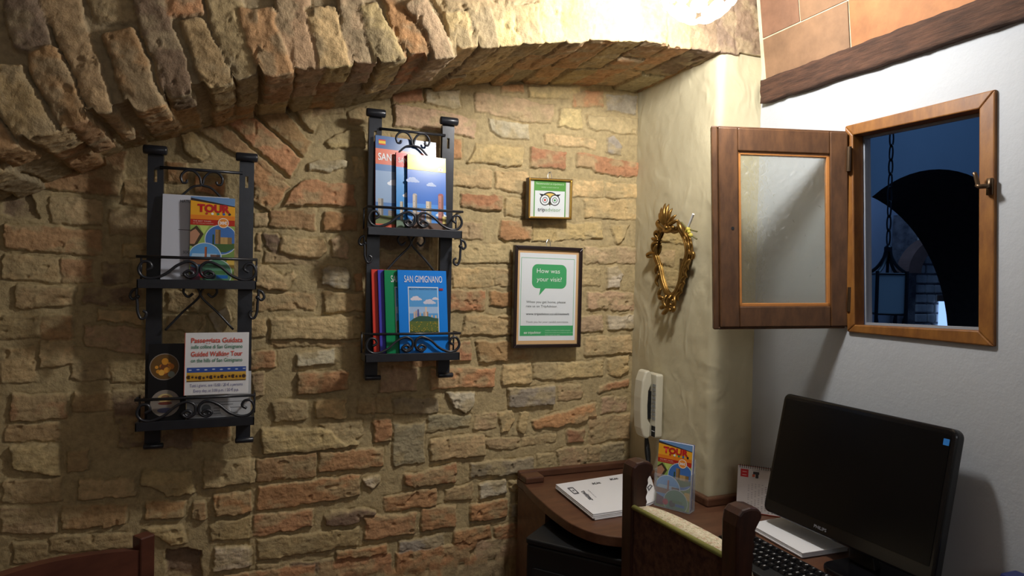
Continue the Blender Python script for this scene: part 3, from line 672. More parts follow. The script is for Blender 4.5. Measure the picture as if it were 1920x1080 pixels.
sf.build('arch_soffit', M_darkarch, cwo, smooth=True)

# far things: brown arch ring, rubble stone pier, bright slit
YFAR = 4.3
def onY(x, y, Y=YFAR): p = on(x, y, 1, Y); return (p.x, p.z)
pier = MB(); A = onY(1717, 520); B = onY(1900, 520)
px0 = A[0]; px1 = px0+1.0
pier.box((px0, YFAR, 0), (px1, YFAR+.25, 2.1)); po = struct(pier.build('wall_pier', M_stone), 'rubble stone pier far beyond the window')
jn = MB(); rg = random.Random(8); zrow = .9
while zrow < 2.1:
    x = px0+.005
    while x < px1-.05:
        l_ = rg.uniform(.07, .15); jn.box((x, YFAR-.012-rg.random()*.012, zrow), (min(x+l_, px1), YFAR+.01, zrow+.075)); x += l_+.014
    zrow += .092
jn.build('stones', mat('pale_rubble', (190, 186, 180), .9, vary=.35, scale=7, bmp=.7, bscale=20, dist=.01), po, bevel=.01)
sl = on(1761, 565, 1, YFAR-.04); sr = on(1784, 565, 1, YFAR-.04); sz1 = on(1765, 565, 1, YFAR-.04).z; 
so_ = MB().box((sl.x, YFAR-.045, .6), (sr.x+.12, YFAR-.035, sz1)).build('window_2', M_slit); struct(so_, 'narrow daylit opening seen beyond the dark arch')
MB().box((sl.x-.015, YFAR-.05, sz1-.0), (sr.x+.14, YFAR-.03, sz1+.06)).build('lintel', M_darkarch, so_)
rgm = MB(); c0 = onY(1790, 560, YFAR-.1); q0 = onY(1698, 560, YFAR-.1); q1 = onY(1722, 560, YFAR-.1); zt = onY(1712, 440, YFAR-.1)[1]
ro = (c0[0]-q0[0]); ri = (c0[0]-q1[0]); zc = onY(1712, 512, YFAR-.1)[1]
seg = 24
rgo = [(c0[0]-ro*math.cos(a), zc+(zt-zc+.04)*math.sin(a)) for a in np.linspace(0, math.pi/2, seg)]
rgi = [(c0[0]-ri*math.cos(a), zc+(zt-zc-.05)*math.sin(a)) for a in np.linspace(0, math.pi/2, seg)]
ff = frame((0, YFAR-.1, 0), (1, 0, 0), (0, 0, 1))
for i in range(seg-1): rgm.prism([rgo[i], rgi[i], rgi[i+1], rgo[i+1]], ff, -.1, .02)

struct(rgm.build('trim_3', mat('brown_arch_ring', (112, 84, 74), .9, vary=.2, scale=12)), 'brown brick arch ring far beyond the window')

# hanging lantern beyond the window
lt_ = on(1665, 470, 1, 2.08)
def lz(y): return on(1665, y, 1, 2.08).z
lan = thing('hanging_lantern', 'black iron lantern with blue glass panes hanging on a chain beyond the window', 'lantern', (lt_.x, 2.08, lz(600)))
cx_, cy_ = lt_.x, 2.08; ztp, zb_, zm, zl = lz(472), lz(514), lz(588), lz(612); hw = .083
fr_ = MB(); cor = [(-hw, 0), (0, -hw), (hw, 0), (0, hw)]
rot = math.radians(12); cor = [(a*math.cos(rot)-b*math.sin(rot), a*math.sin(rot)+b*math.cos(rot)) for a, b in cor]
for i, (a, b) in enumerate(cor):
    fr_.tube([(cx_+a, cy_+b, zl-.03), (cx_+a, cy_+b, zb_+.012)], .008, 6)
    a2_, b2_ = cor[(i+1) % 4]
    for z_ in (zb_, zm): fr_.tube([(cx_+a, cy_+b, z_), (cx_+a2_, cy_+b2_, z_)], .005, 6)
    fr_.tube(crom([(cx_+a*1.02, cy_+b*1.02, zb_), (cx_+a*.55, cy_+b*.55, zb_+(ztp-zb_)*.3), (cx_+a*.22, cy_+b*.22, zb_+(ztp-zb_)*.7), (cx_+a*.12, cy_+b*.12, ztp)]), .0075, 6)
    fr_.tube(crom([(cx_+a, cy_+b, zm), (cx_+a*.85, cy_+b*.85, zm-.04), (cx_+a*.95, cy_+b*.95, zm-.075)]), .005, 6)
fr_.lathe([(.016, 0), (.016, .02), (.006, .03)], (cx_, cy_, ztp), 10); fr_.tube([(cx_, cy_, ztp), (cx_, cy_, zb_-.02)], .007, 6)
fr_.build('lantern_frame', M_iron, lan)
for i, (a, b) in enumerate(cor):
    a2_, b2_ = cor[(i+1) % 4]
    MB().add([(cx_+a, cy_+b, zm), (cx_+a2_, cy_+b2_, zm), (cx_+a2_, cy_+b2_, zb_), (cx_+a, cy_+b, zb_), (cx_+a*.96, cy_+b*.96, zm), (cx_+a2_*.96, cy_+b2_*.96, zm), (cx_+a2_*.96, cy_+b2_*.96, zb_), (cx_+a*.96, cy_+b*.96, zb_)],
             [(0, 1, 2, 3), (7, 6, 5, 4), (0, 4, 5, 1), (1, 5, 6, 2), (2, 6, 7, 3), (3, 7, 4, 0)]).build('lantern_pane', M_lantern, lan)
ch = MB(); z = ztp+.03; i = 0
while z < 3.3:
    a = V((1, 0, 0)) if i % 2 else V((0, 1, 0)); a = (a*.9+V((.4, .1, 0))).normalized()
    L_ = [V((cx_, cy_, z+.034))+a*(.013*math.cos(t))+V((0, 0, .036*math.sin(t))) for t in np.linspace(0, 2*math.pi, 17)[:-1]]
    ch.tube(L_, .0035, 6, closed=True); z += .062; i += 1
ch.build('chain', M_iron, lan)

# ------------------------------------------------------------ ceiling lamp of glass petals
lm = thing('ceiling_lamp', 'glowing glass petal lamp hanging under the brick arch', 'lamp', (LAMP.x, LAMP.y, 2.03))
pt = MB(); rg = random.Random(3)
for ring, (el, cnt, rr) in enumerate(((-80, 1, .075), (-52, 7, .078), (-22, 10, .084), (8, 11, .086), (36, 9, .082))):
    for k in range(cnt):
        az = 2*math.pi*(k+.5*(ring % 2))/cnt; e = math.radians(el)
        d = V((math.cos(e)*math.cos(az), math.cos(e)*math.sin(az), math.sin(e)))
        q = d.to_track_quat('Z', 'Y').to_matrix()
        pt.ball(LAMP+d*rr, .017, 6, (1.15, 1.15, .45), q)
pt.build('glass_petals', M_lamp, lm, smooth=True)
MB().tube([LAMP+V((0, 0, .09)), (LAMP.x, LAMP.y, 2.62)], .006, 8).build('stem', M_brass, lm)
MB().lathe([(.05, 0), (.05, .015), (.02, .03)], (LAMP.x, LAMP.y, 2.585), 20).build('canopy', M_brass, lm)

# ------------------------------------------------------------ wrought iron wall racks
FX = ((1, 0, 0), (0, 0, 1))
def make_rack(loc, label):
    r = thing('wall_rack', label, 'rack', loc, 'black iron brochure racks on the brick wall')
    x0, y0, z0 = loc; Wd, Hd = .266, .815
    P = lambda x, y, z: (x0+x, y0+y, z0+z)
    def post(xa):
        b = MB(); f = frame(P(xa, 0, 0), *FX)
        # flat bar with a slot near the top, folded rims
        b.prism(rect(0, 0, .015, Hd-.02), f, -.022, 0); b.prism(rect(.023, 0, .038, Hd-.02), f, -.022, 0)
        b.prism(rect(.015, 0, .023, Hd-.095), f, -.022, 0); b.prism(rect(.015, Hd-.062, .023, Hd-.02), f, -.022, 0)
        return b.build('post', M_iron, r)
    for xa in (0, Wd-.038):
        post(xa)
        c = MB(); c.lathe([(.0, -.001), (.0105, 0), (.0125, .003), (.0125, .054), (.0105, .057), (.0, .058)], P(xa-.010, -.006, Hd-.010), 14, (1, 0, 0)); c.build('post_cap', M_iron, r, smooth=True)
        c = MB(); c.lathe([(.0, -.001), (.007, 0), (.008, .003), (.008, .046), (.006, .048)], P(xa-.001, -.008, .006), 12, (1, 0, 0)); c.build('post_foot', M_iron, r, smooth=True)
    # cresting between the posts
    c = MB(); cx = Wd/2; zt = Hd-.055
    c.tube([P(.030, -.004, zt), P(Wd-.030, -.004, zt)], .0042, 8)
    for s in (-1, 1):
        u = .043
        st = [(-1.5, -2.1), (-.6, -1.15), (0, -.95), (.12, -.5), (.45, -.12), (.9, -.1), (1.2, -.45), (1.12, -.85), (.9, -.85), (.85, -.68)]
        c.tube(crom([P(cx+s*a*u, -.006, zt+b*u) for a, b in st]), .0034, 6)
    c.build('top_scrollwork', M_iron, r, smooth=True)
    for zs in (.455, .082):          # two shelves
        sh = MB(); f = frame(P(0, 0, zs), *FX)
        sh.box(P(-.012, -.075, zs-.020), P(Wd+.010, -.071, zs+.004)); sh.box(P(-.010, -.071, zs-.006), P(Wd+.008, 0, zs-.002))
        for xe in (-.012, Wd+.006): sh.box(P(xe, -.075, zs-.020), P(xe+.004, 0, zs+.002))
        so2 = sh.build('shelf', M_iron, r, bevel=.001)
        g = MB(); zr = zs+.062; yr = -.072
        g.tube([P(-.014, yr, zr), P(Wd+.012, yr, zr)], .0040, 8)
        for xe in (-.012, Wd+.010): g.tube([P(xe, yr, zr), P(xe, -.004, zr)], .0028, 6); g.tube([P(xe, -.004, zr), P(xe, -.004, zs)], .0028, 6)
        ct = [(.21, .26), (.16, .16), (.09, .27), (.16, .42), (.25, .27), (.16, .09), (.04, .28), (.04, .66), (.17, .86), (.36, .66), (.55, .24), (.76, .02), (.92, .1), (.99, .42), (.93, .78), (.82, .78), (.78, .55), (.86, .4)]
        for s in (-1, 1):
            g.tube(crom([P(cx+s*a*(Wd/2+.010), yr, zs+.005+b*.055) for a, b in ct], 5), .0040, 6)
            g.tube(crom([P(cx+s*(Wd/2+.008), -.06+.0*a, 0) for a in (0, 1)][:1]*2), .001, 4) if False else None
        g.build('guard_rail', M_iron, so2, smooth=True)
        if zs > .3:
            for s, xo in ((1, Wd), (-1, 0)):      # hooks at the sides and scrolls below the upper shelf
                k = MB()
                for st in ([(.004, -.004), (.004, -.022), (.002, -.045), (.001, -.066), (-.006, -.084), (-.016, -.082), (-.019, -.070), (-.011, -.064)], [(.004, -.006), (.014, -.012), (.019, -.026), (.012, -.034), (.005, -.028)]):
                    k.tube(crom([P(xo+s*(.012+a), -.045, zs-.016+b) for a, b in st]), .0038, 7)
                k.ball(P(xo+s*.014, -.045, zs-.043), .0062, 6); k.build('side_hook', M_iron, so2, smooth=True)
            k = MB()
            for s in (-1, 1):
                st = [(.085, -.135), (.045, -.088), (.006, -.048), (.002, -.03), (.016, -.012), (.034, -.012), (.042, -.03), (.03, -.044), (.018, -.034)]
                k.tube(crom([P(cx+s*a, -.010, zs+b) for a, b in st]), .0034, 6)
            k.build('under_scrollwork', M_iron, so2, smooth=True)
    return r
rackA = make_rack((.318, 1.999, 1.107), 'black iron wall rack nearer the framed poster, holding colourful guidebooks')
dup(rackA, (-.268, 2.000, .943), 'black iron wall rack on the dark left side, holding leaflets and a white card')

# ------------------------------------------------------------ books and leaflets
def pixf(bl, br, tl, yb, yt):
    """upright sheet on a shelf: bottom corners at depth yb, top leaning back to depth yt"""
    A = on(*bl, 1, yb); B = on(*br, 1, yb); D = on(*tl, 1, yt); return frame(A, B-A, D-A), (B-A).length, (D-A).length
def book(name, label, cat, fr, w_, h_, t, spine, edge=(236, 232, 222), group=None, material=None, pages=True):
    r = thing(name, label, cat, fr(0, 0, -t/2), group)
    b = MB(); c = .0006
    b.prism(rect(0, 0, w_, h_), fr, -c, 0, spine[1]); b.prism(rect(0, 0, w_, h_), fr, -t, -t+c, spine[1]); b.prism(rect(0, 0, .0012, h_), fr, -t, 0, spine[0])
    b.build('cover', material or M_print, r)
    if pages:
        p = MB(); p.prism(rect(.0012, .0015, w_-.0015, h_-.0015), fr, -t+c, -c); p.build('pages', M_page, r)
    return r
def tower(items, x, y, w_, h_, c, top=None, kind=0):
    items.append((c, rect(x, y, x+w_*.62, y+h_))); dk = tuple(k*.72 for k in c); items.append((dk, rect(x+w_*.62, y, x+w_, y+h_)))
    if top: items.append((top, [(x-w_*.05, y+h_), (x+w_*1.05, y+h_), (x+w_*.8, y+h_+w_*.35), (x+w_*.2, y+h_+w_*.35)]))
    for i in range(3): items.append(((90, 80, 80), rect(x+w_*.25, y+h_*(.35+.2*i), x+w_*.36, y+h_*(.38+.2*i))))
def cloud(items, x, y, s, c=(236, 240, 248)):
    for dx, dy, r in ((0, 0, 1), (-.9, -.2, .7), (.9, -.15, .75), (.3, .35, .7), (-.4, .3, .6), (1.6, -.3, .4)): items.append((c, disc(x+dx*s, y+dy*s, s*r, 16, s*r*.6)))
zsU = 1.107+.455; zsL = 1.107+.082
def sheet(xl, xr, ztop, z0, y, lean, yaw=0.):
    """frame of a leaf standing on a shelf at z0 from x=xl to xr, its foot at depth y and its top lean further back"""
    return frame((xl, y, z0), (1, yaw, 0), (0, lean, ztop-z0)), xr-xl, math.hypot(lean, ztop-z0)
def top_x(px, py, y): p = on(px, py, 1, y); return p.x, p.z
# upper right rack: three guidebooks
x1, zt = top_x(704, 253, 1.985); x2, _ = top_x(823, 266, 1.985)
f, bw2, bh2 = sheet(x1, x2, zt, zsU+.002, 1.955, .030, .15)
b1 = book('guidebook', 'large glossy blue guidebook with a salmon title band, at the back of the upper shelf', 'book', f, bw2, bh2, .009, ((130, 50, 60), (110, 140, 180)), group='guidebooks on the upper shelf', material=M_gloss)
it = [((92, 132, 186), rect(0, 0, bw2, bh2)), ((150, 176, 210), rect(0, bh2*.28, bw2, bh2*.62)), ((70, 104, 158), rect(0, bh2*.86, bw2, bh2)), ((226, 120, 92), rect(0, bh2*.69, bw2, bh2*.86)), ((228, 110, 84), rect(0, 0, bw2, bh2*.05))]
cloud(it, bw2*.3, bh2*.5, .014); cloud(it, bw2*.8, bh2*.55, .014)
tower(it, bw2*.04, bh2*.12, .016, bh2*.2, (176, 170, 160)); tower(it, bw2*.2, bh2*.1, .03, bh2*.1, (150, 140, 130)); it.append(((120, 130, 90), rect(0, bh2*.05, bw2, bh2*.14)))
it += [((200, 40, 40), rect(bw2*.05, bh2*.90, bw2*.16, bh2*.96)), ((240, 200, 40), rect(bw2*.05, bh2*.915, bw2*.16, bh2*.945)), ((235, 235, 230), disc(bw2*.9, bh2*.90, .011)), ((190, 80, 50), disc(bw2*.9, bh2*.90, .0075)), ((235, 235, 230), disc(bw2*.9, bh2*.89, .003))]
art('cover_picture', f, it, b1, M_gloss)
text('title', 'SAN GIMIGNANO', f, bw2*.04, bh2*.735, bw2*.92, .021, (240, 240, 240), b1, 'l', bold=.02)
x1, zt = top_x(743, 285, 1.970); x2, _ = top_x(822, 290, 1.970)
f, bw2, bh2 = sheet(x1, x2, zt, zsU+.002, 1.947, .026, .15)
b2 = book('guidebook', 'guidebook with a red title block, mostly hidden behind the yellow one on the upper shelf', 'book', f, bw2, bh2, .008, ((60, 20, 30), (60, 130, 200)), group='guidebooks on the upper shelf', material=M_gloss)
it = [((70, 150, 220), rect(0, 0, bw2, bh2)), ((214, 44, 34), rect(0, bh2*.81, bw2, bh2))]; cloud(it, bw2*.3, bh2*.45, .012); tower(it, bw2*.09, bh2*.12, .010, bh2*.24, (200, 190, 170)); it.append(((120, 140, 120), rect(0, 0, bw2, bh2*.12)))
art('cover_picture', f, it, b2, M_gloss); text('title', 'SAN GIMIGNANO', f, bw2*.05, bh2*.87, bw2*1.0, .015, (245, 240, 235), b2, 'l', bold=.01)
x1, zt = top_x(765, 288, 1.955); x2, _ = top_x(841, 292, 1.955)
f, bw2, bh2 = sheet(x1, x2, zt, zsU+.002, 1.940, .025, .15)
b3 = book('guidebook', 'glossy guidebook with a yellow top band over blue sky, at the front', 'book', f, bw2, bh2, .007, ((60, 50, 60), (90, 150, 220)), group='guidebooks on the upper shelf', material=M_gloss)
it = [((86, 152, 232), rect(0, 0, bw2, bh2)), ((60, 120, 214), rect(0, bh2*.35, bw2, bh2*.8))]
cloud(it, bw2*.12, bh2*.66, .012, (170, 190, 232)); cloud(it, bw2*.6, bh2*.62, .009, (180, 200, 236)); cloud(it, bw2*.85, bh2*.22, .010)
tower(it, bw2*.13, bh2*.1, bw2*.11, bh2*.36, (206, 196, 186), (190, 180, 170)); tower(it, bw2*.24, bh2*.08, bw2*.1, bh2*.16, (190, 170, 160)); tower(it, bw2*.34, bh2*.08, bw2*.1, bh2*.18, (160, 140, 150))
tower(it, bw2*.47, bh2*.08, bw2*.14, bh2*.31, (222, 206, 180)); tower(it, bw2*.79, bh2*.08, bw2*.14, bh2*.40, (190, 130, 120), (170, 90, 90)); tower(it, bw2*.9, bh2*.06, bw2*.1, bh2*.14, (220, 200, 120))
it += [((110, 90, 80), rect(0, 0, bw2, bh2*.10)), ((248, 214, 40), rect(0, bh2*.80, bw2, bh2)), ((240, 240, 240), rect(bw2*.80, bh2*.815, bw2*.92, bh2*.855)), ((214, 30, 30), disc(bw2*.86, bh2*.835, .0025))]
for i in range(7): it += [((150, 130, 40), rect(bw2*(.12+.11*i), bh2*(.905+.012*(i % 2)), bw2*(.17+.11*i), bh2*(.925+.012*(i % 2)))), ((150, 130, 40), rect(bw2*(.14+.11*i), bh2*.90, bw2*(.15+.11*i), bh2*.94))]
art('cover_picture', f, it, b3, M_gloss)
# lower right rack: four guidebooks fanned
specs = [('red', (226, 66, 50), 696, 505, 1.983, .012), ('purple', (74, 72, 190), 708, 506, 1.972, .012), ('green', (10, 140, 84), 720, 506, 1.961, .012), ('bright blue', (20, 132, 232), 745, 506, 1.949, .012)]
lab = ['thin red guidebook at the far left of the lower shelf, almost hidden', 'purple guidebook between the red and the green one on the lower shelf', 'green guidebook half hidden behind the bright blue one', 'bright blue guidebook titled SAN GIMIGNANO with a tower landscape photo, at the front']
for i, (nm, colr, px_, py_, yt_, ln) in enumerate(specs):
    x1, zt = top_x(px_, py_, yt_); wd_ = .151
    shift = .010
    f = frame((x1+shift, yt_-ln, zsL+.002), (1, 0, 0), (-shift, ln, zt-zsL-.002)); hgt = math.sqrt(shift**2+ln**2+(zt-zsL-.002)**2)
    bk = book('guidebook', lab[i], 'book', f, wd_, hgt, .008, (tuple(k*.75 for k in colr), colr), group='guidebooks on the lower shelf')
    it = []
    if i >= 2:
        it = [((235, 238, 240), rect(wd_*.20, hgt*.22, wd_*.82, hgt*.80)), ((92, 164, 226), rect(wd_*.215, hgt*.23, wd_*.805, hgt*.79)), ((170, 200, 236), rect(wd_*.215, hgt*.48, wd_*.805, hgt*.56))]
        cloud(it, wd_*.35, hgt*.66, .010, (226, 220, 232)); cloud(it, wd_*.62, hgt*.62, .011, (214, 214, 232)); cloud(it, wd_*.75, hgt*.66, .006, (226, 220, 232))
        hill = [(wd_*.215, hgt*.38), (wd_*.30, hgt*.42), (wd_*.42, hgt*.45), (wd_*.60, hgt*.445), (wd_*.72, hgt*.425), (wd_*.805, hgt*.42), (wd_*.805, hgt*.30), (wd_*.215, hgt*.30)]
        for tx, th, tcc in ((.30, .50, (220, 190, 170)), (.34, .515, (200, 170, 150)), (.38, .53, (90, 90, 150)), (.42, .49, (210, 190, 170)), (.50, .50, (190, 170, 150)), (.54, .56, (236, 206, 180)), (.57, .50, (170, 140, 120)), (.66, .46, (220, 190, 160)), (.74, .455, (230, 190, 150))):
            it.append((tcc, rect(wd_*tx, hgt*.42, wd_*(tx+.03), hgt*th)))
        it += [((58, 92, 74), hill[::-1]), ((96, 112, 56), rect(wd_*.215, hgt*.23, wd_*.805, hgt*.385)), ((66, 84, 50), rect(wd_*.215, hgt*.23, wd_*.805, hgt*.27))]
        rg = random.Random(4)
        for _ in range(60):
            a, bb = wd_*rg.uniform(.23, .79), hgt*rg.uniform(.25, .38); it.append(((190, 160, 50), disc(a, bb, .0013, 6)))
        it.append(((160, 50, 70), rect(wd_*.84, hgt*.76, wd_*.92, hgt*.785)))
        if i == 3: it.append(((20, 60, 110), rect(wd_*.18, hgt*.02, wd_*.22, hgt*.035)))
        art('cover_picture', f, it, bk)
        text('title', 'SAN GIMIGNANO', f, wd_*.52, hgt*.855, wd_*.78, .020, (240, 242, 245), bk)
        text('subtitle', 'BELLE CITTA  MANHATTAN DI TOSCANA', f, wd_*.51, hgt*.765, wd_*.56, .0055, (40, 80, 130), bk)
    else: text('title', 'SAN GIMIGNANO', f, wd_*.52, hgt*.855, wd_*.78, .020, (240, 242, 245), bk)

def tour_art(f, wd_, hgt, root, stamp=True):
    it = [((238, 160, 40), rect(0, 0, wd_, hgt)), ((110, 150, 200), [(0, hgt*.965), (wd_, hgt*.90), (wd_, hgt), (0, hgt)]), ((60, 50, 50), [(0, hgt*.985), (wd_, hgt*.905), (wd_, hgt*.895), (0, hgt*.955)]), ((244, 176, 44), [(0, hgt*.955), (wd_, hgt*.895), (wd_, hgt*.75), (0, hgt*.75)]),
          ((236, 136, 40), rect(0, hgt*.74, wd_, hgt*.785)), ((186, 48, 30), rect(0, hgt*.665, wd_, hgt*.735)), ((150, 180, 90), rect(0, 0, wd_, hgt*.665)), ((70, 60, 40), [(0, hgt*.42), (wd_*.12, hgt*.40), (wd_*.3, hgt*.56), (wd_*.14, hgt*.66), (0, hgt*.6)]),
          ((190, 140, 110), [(0, hgt*.44), (wd_*.10, hgt*.44), (wd_*.22, hgt*.56), (wd_*.12, hgt*.62), (0, hgt*.58)]), ((196, 214, 110), [(wd_*.3, hgt*.56), (wd_*.42, hgt*.66), (wd_*.2, hgt*.66)]),
          ((120, 150, 80), rect(wd_*.7, hgt*.2, wd_, hgt*.42)), ((226, 190, 90), [(wd_*.8, hgt*.20), (wd_, hgt*.16), (wd_, hgt*.28), (wd_*.85, hgt*.28)])]
    def cl(cx, cy, r, c, ring=(214, 224, 230)):
        P_ = []
        for rr, cc in ((r*1.05, ring), (r, c)):
            it.append((cc, [(min(max(x, 0), wd_), max(y, 0)) for x, y in disc(cx, cy, rr, 30)]))
    cl(wd_*.70, hgt*.50, wd_*.36, (70, 118, 190)); it.append(((72, 104, 56), [(wd_*.38, hgt*.44), (wd_, hgt*.46), (wd_, hgt*.40), (wd_*.80, hgt*.35), (wd_*.6, hgt*.35), (wd_*.45, hgt*.38)]))
    tower(it, wd_*.56, hgt*.45, wd_*.12, hgt*.17, (160, 128, 84)); tower(it, wd_*.68, hgt*.45, wd_*.26, hgt*.08, (196, 160, 100))
    it.append(((50, 80, 50), rect(wd_*.50, hgt*.44, wd_*.54, hgt*.56)))
    cl(wd_*.34, hgt*.28, wd_*.36, (96, 160, 220)); it.append(((170, 206, 236), [(wd_*.02, hgt*.27), (wd_*.66, hgt*.27), (wd_*.60, hgt*.33), (wd_*.06, hgt*.33)]))
    tower(it, wd_*.33, hgt*.26, wd_*.05, hgt*.15, (180, 100, 60)); tower(it, wd_*.46, hgt*.26, wd_*.22, hgt*.06, (120, 90, 80)); it.append(((140, 96, 70), [(wd_*.0, hgt*.20), (wd_*.66, hgt*.20), (wd_*.68, hgt*.27), (0, hgt*.28)]))
    cl(wd_*.60, hgt*.10, wd_*.34, (96, 150, 120)); it += [((110, 60, 80), [(wd_*.02, hgt*.02), (wd_*.24, hgt*.02), (wd_*.24, hgt*.14), (wd_*.02, hgt*.18)]), ((200, 40, 70), disc(wd_*.30, hgt*.08, .009, 14)), ((40, 50, 60), disc(wd_*.50, hgt*.07, .010, 14)), ((30, 110, 190), rect(wd_*.60, hgt*.04, wd_*.86, hgt*.08)), ((80, 130, 80), rect(wd_*.5, hgt*.09, wd_*.8, hgt*.13))]
    it += [((246, 232, 214), disc(wd_*.74, hgt*.70, wd_*.125)), ((240, 150, 60), disc(wd_*.74, hgt*.70, wd_*.105))]
    for i in range(5): it.append((((200, 60, 50), (250, 250, 240), (60, 140, 90), (60, 110, 190), (40, 50, 60))[i], disc(wd_*(.36+.13*i), hgt*.805, .0035, 8)))
    art('cover_picture', f, it, root)
    text('title', 'TOUR', f, wd_*.52, hgt*.825, wd_*.74, hgt*.085, (196, 30, 34), root, bold=.05)
    text('price', '30\u20ac', f, wd_*.74, hgt*.682, wd_*.17, hgt*.034, (250, 245, 240), root, bold=.04)
    text('strapline', 'THE BEST TOURS', f, wd_*.06, hgt*.705, wd_*.40, hgt*.014, (246, 220, 200), root, 'l')
    text('strapline', 'OF THE TUSCANY COUNTRY', f, wd_*.06, hgt*.682, wd_*.46, hgt*.010, (240, 200, 180), root, 'l')
# left rack
zU = .940+.455; zL = .940+.082
x1, zt = top_x(305, 363, 1.985); x2, _ = top_x(430, 366, 1.985)
f, wd_, hgt = sheet(x1, x2, zt, zU+.002, 1.960, .028)
lf = book('leaflet', 'plain white leaflet with small black print, behind the orange tour brochure', 'leaflet', f, wd_, hgt, .004, ((170, 90, 80), (205, 208, 220)))
art('page', f, [((206, 210, 222), rect(0, 0, wd_, hgt))]+[((70, 72, 84), rect(wd_*a, hgt*b, wd_*(a+c), hgt*b+.0016)) for a, b, c in ((.42, .815, .10), (.58, .70, .10), (.24, .59, .32), (.42, .53, .14), (.40, .38, .16), (.40, .27, .14), (.32, .235, .3), (.3, .06, .2))]+[((90, 92, 100), disc(wd_*.50, hgt*.47, .010, 14)), ((206, 210, 222), disc(wd_*.47, hgt*.47, .003, 10)), ((206, 210, 222), disc(wd_*.53, hgt*.47, .003, 10))], lf)
text('heading', 'NATURA, ARTE E STORIA', f, wd_*.26, hgt*.91, wd_*.66, .0075, (60, 62, 74), lf, 'l')
text('hours', '08. 30', f, wd_*.42, hgt*.84, wd_*.22, .008, (60, 62, 74), lf, 'l')
text('heading', 'SOGGIORNO', f, wd_*.32, hgt*.32, wd_*.30, .0075, (60, 62, 74), lf, 'l')
text('hours', '18. 30', f, wd_*.42, hgt*.28, wd_*.20, .008, (60, 62, 74), lf, 'l')
x1, zt = top_x(358, 368, 1.968); x2, _ = top_x(441, 374, 1.968)
f, wd_, hgt = sheet(x1, x2, zt, zU+.002, 1.945, .022)
tb1 = book('brochure', 'orange tour brochure standing in the left wall rack beside a white leaflet', 'brochure', f, wd_, hgt, .009, ((120, 60, 40), (240, 190, 60)), group='tour brochures')
tour_art(f, wd_, hgt, tb1)
# lower shelf of the left rack
x1, zt = top_x(347, 624, 1.945); x2, _ = top_x(467, 624, 1.945)
f, wd_, hgt = sheet(x1, x2, zt, on(347, 742, 1, 1.925).z, 1.927, .016)
cd_ = thing('tour_card', 'white card advertising a guided walking tour in red and green letters', 'card', f(0, 0, 0))
b = MB(); b.prism(rect(0, 0, wd_, hgt), f, -.003, 0); b.build('card', M_page, cd_, bevel=.0006)
bx = MB(); bx.prism(rect(0, 0, .0015, hgt), f, -.006, .0004); bx.build('red_edge', ink((200, 90, 70)), cd_)
text('heading', 'Passeggiata Guidata', f, wd_*.5, hgt*.84, wd_*.80, .0125, (214, 90, 74), cd_, bold=.02)
text('subheading', 'sulle colline di San Gimignano', f, wd_*.5, hgt*.745, wd_*.80, .0095, (60, 130, 96), cd_, bold=.01)
text('heading', 'Guided Walking Tour', f, wd_*.5, hgt*.62, wd_*.80, .0125, (214, 90, 74), cd_, bold=.02)
text('subheading', 'on the hills of San Gimignano', f, wd_*.5, hgt*.525, wd_*.80, .0095, (60, 130, 96), cd_, bold=.01)
text('details', 'Tutti i giorni, ore 15.00 / 20 \u20ac a persona', f, wd_*.5, hgt*.13, wd_*.82, .0078, (80, 76, 140), cd_)
text('details', 'Every day, at 3.00 p.m. / 20 \u20ac p.p.', f, wd_*.5, hgt*.045, wd_*.70, .0078, (80, 76, 140), cd_)
it = [((52, 84, 168), rect(wd_*.04, hgt*.33, wd_*.96, hgt*.44)), ((216, 172, 70), rect(wd_*.04, hgt*.22, wd_*.96, hgt*.36))]; rg = random.Random(6)
for i in range(8): it.append(((190, 205, 235), disc(wd_*(.09+.12*i), hgt*.40+.001*(i % 2), .004, 10, .0018)))
for i in range(16): cxx, cyy = wd_*(.07+.057*i), hgt*(.27+.02*rg.random()); it += [((200, 150, 40), disc(cxx, cyy, .0065, 10)), ((70, 50, 40), disc(cxx, cyy, .0032+.002*(i % 3 == 0), 8))]
it.append(((110, 80, 40), rect(wd_*.04, hgt*.215, wd_*.96, hgt*.23)))
art('sunflower_picture', f, it, cd_)
# leaflets behind the rail, under the card
x1 = on(349, 770, 1, 1.955).x; x2 = on(470, 770, 1, 1.955).x
f, w3, h3 = sheet(x1, x2, zL+.125, zL+.002, 1.962, .012)
sl_ = book('leaflet_stack', 'stack of pale grey leaflets behind the guard rail under the white card', 'leaflets', f, w3, h3, .014, ((190, 190, 190), (190, 192, 196)))
it = [((196, 198, 202), rect(0, 0, w3, h3))]+[((120, 120, 124), rect(w3*rg.uniform(.05, .5), h3*v_, w3*rg.uniform(.6, .95), h3*v_+.0018)) for v_ in (.08, .14, .2, .27, .33)]+[((110, 114, 116), disc(w3*.3, h3*.2, .012, 16)), ((225, 226, 230), disc(w3*.6, h3*.15, .014, 16))]
art('page', f, it, sl_)
x1, zt = top_x(279, 645, 1.965); x2, _ = top_x(341, 645, 1.965)
f, wd_, hgt = sheet(x1, x2+.012, zt, zL+.002, 1.948, .020)
bb_ = book('booklet', 'black booklet with two round food photographs on its cover', 'booklet', f, wd_, hgt, .010, ((14, 13, 16), (16, 14, 17)))
it = [((18, 16, 18), rect(0, 0, wd_, hgt))]
r1 = wd_*.37; c1 = (wd_*.42, hgt*.70); c2 = (wd_*.46, hgt*.23)
for (cx1, cy1), base in ((c1, (110, 80, 40)), (c2, (150, 140, 130))):
    it += [((150, 140, 130), disc(cx1, cy1, r1*1.06)), (base, disc(cx1, cy1, r1))]
rg = random.Random(9)
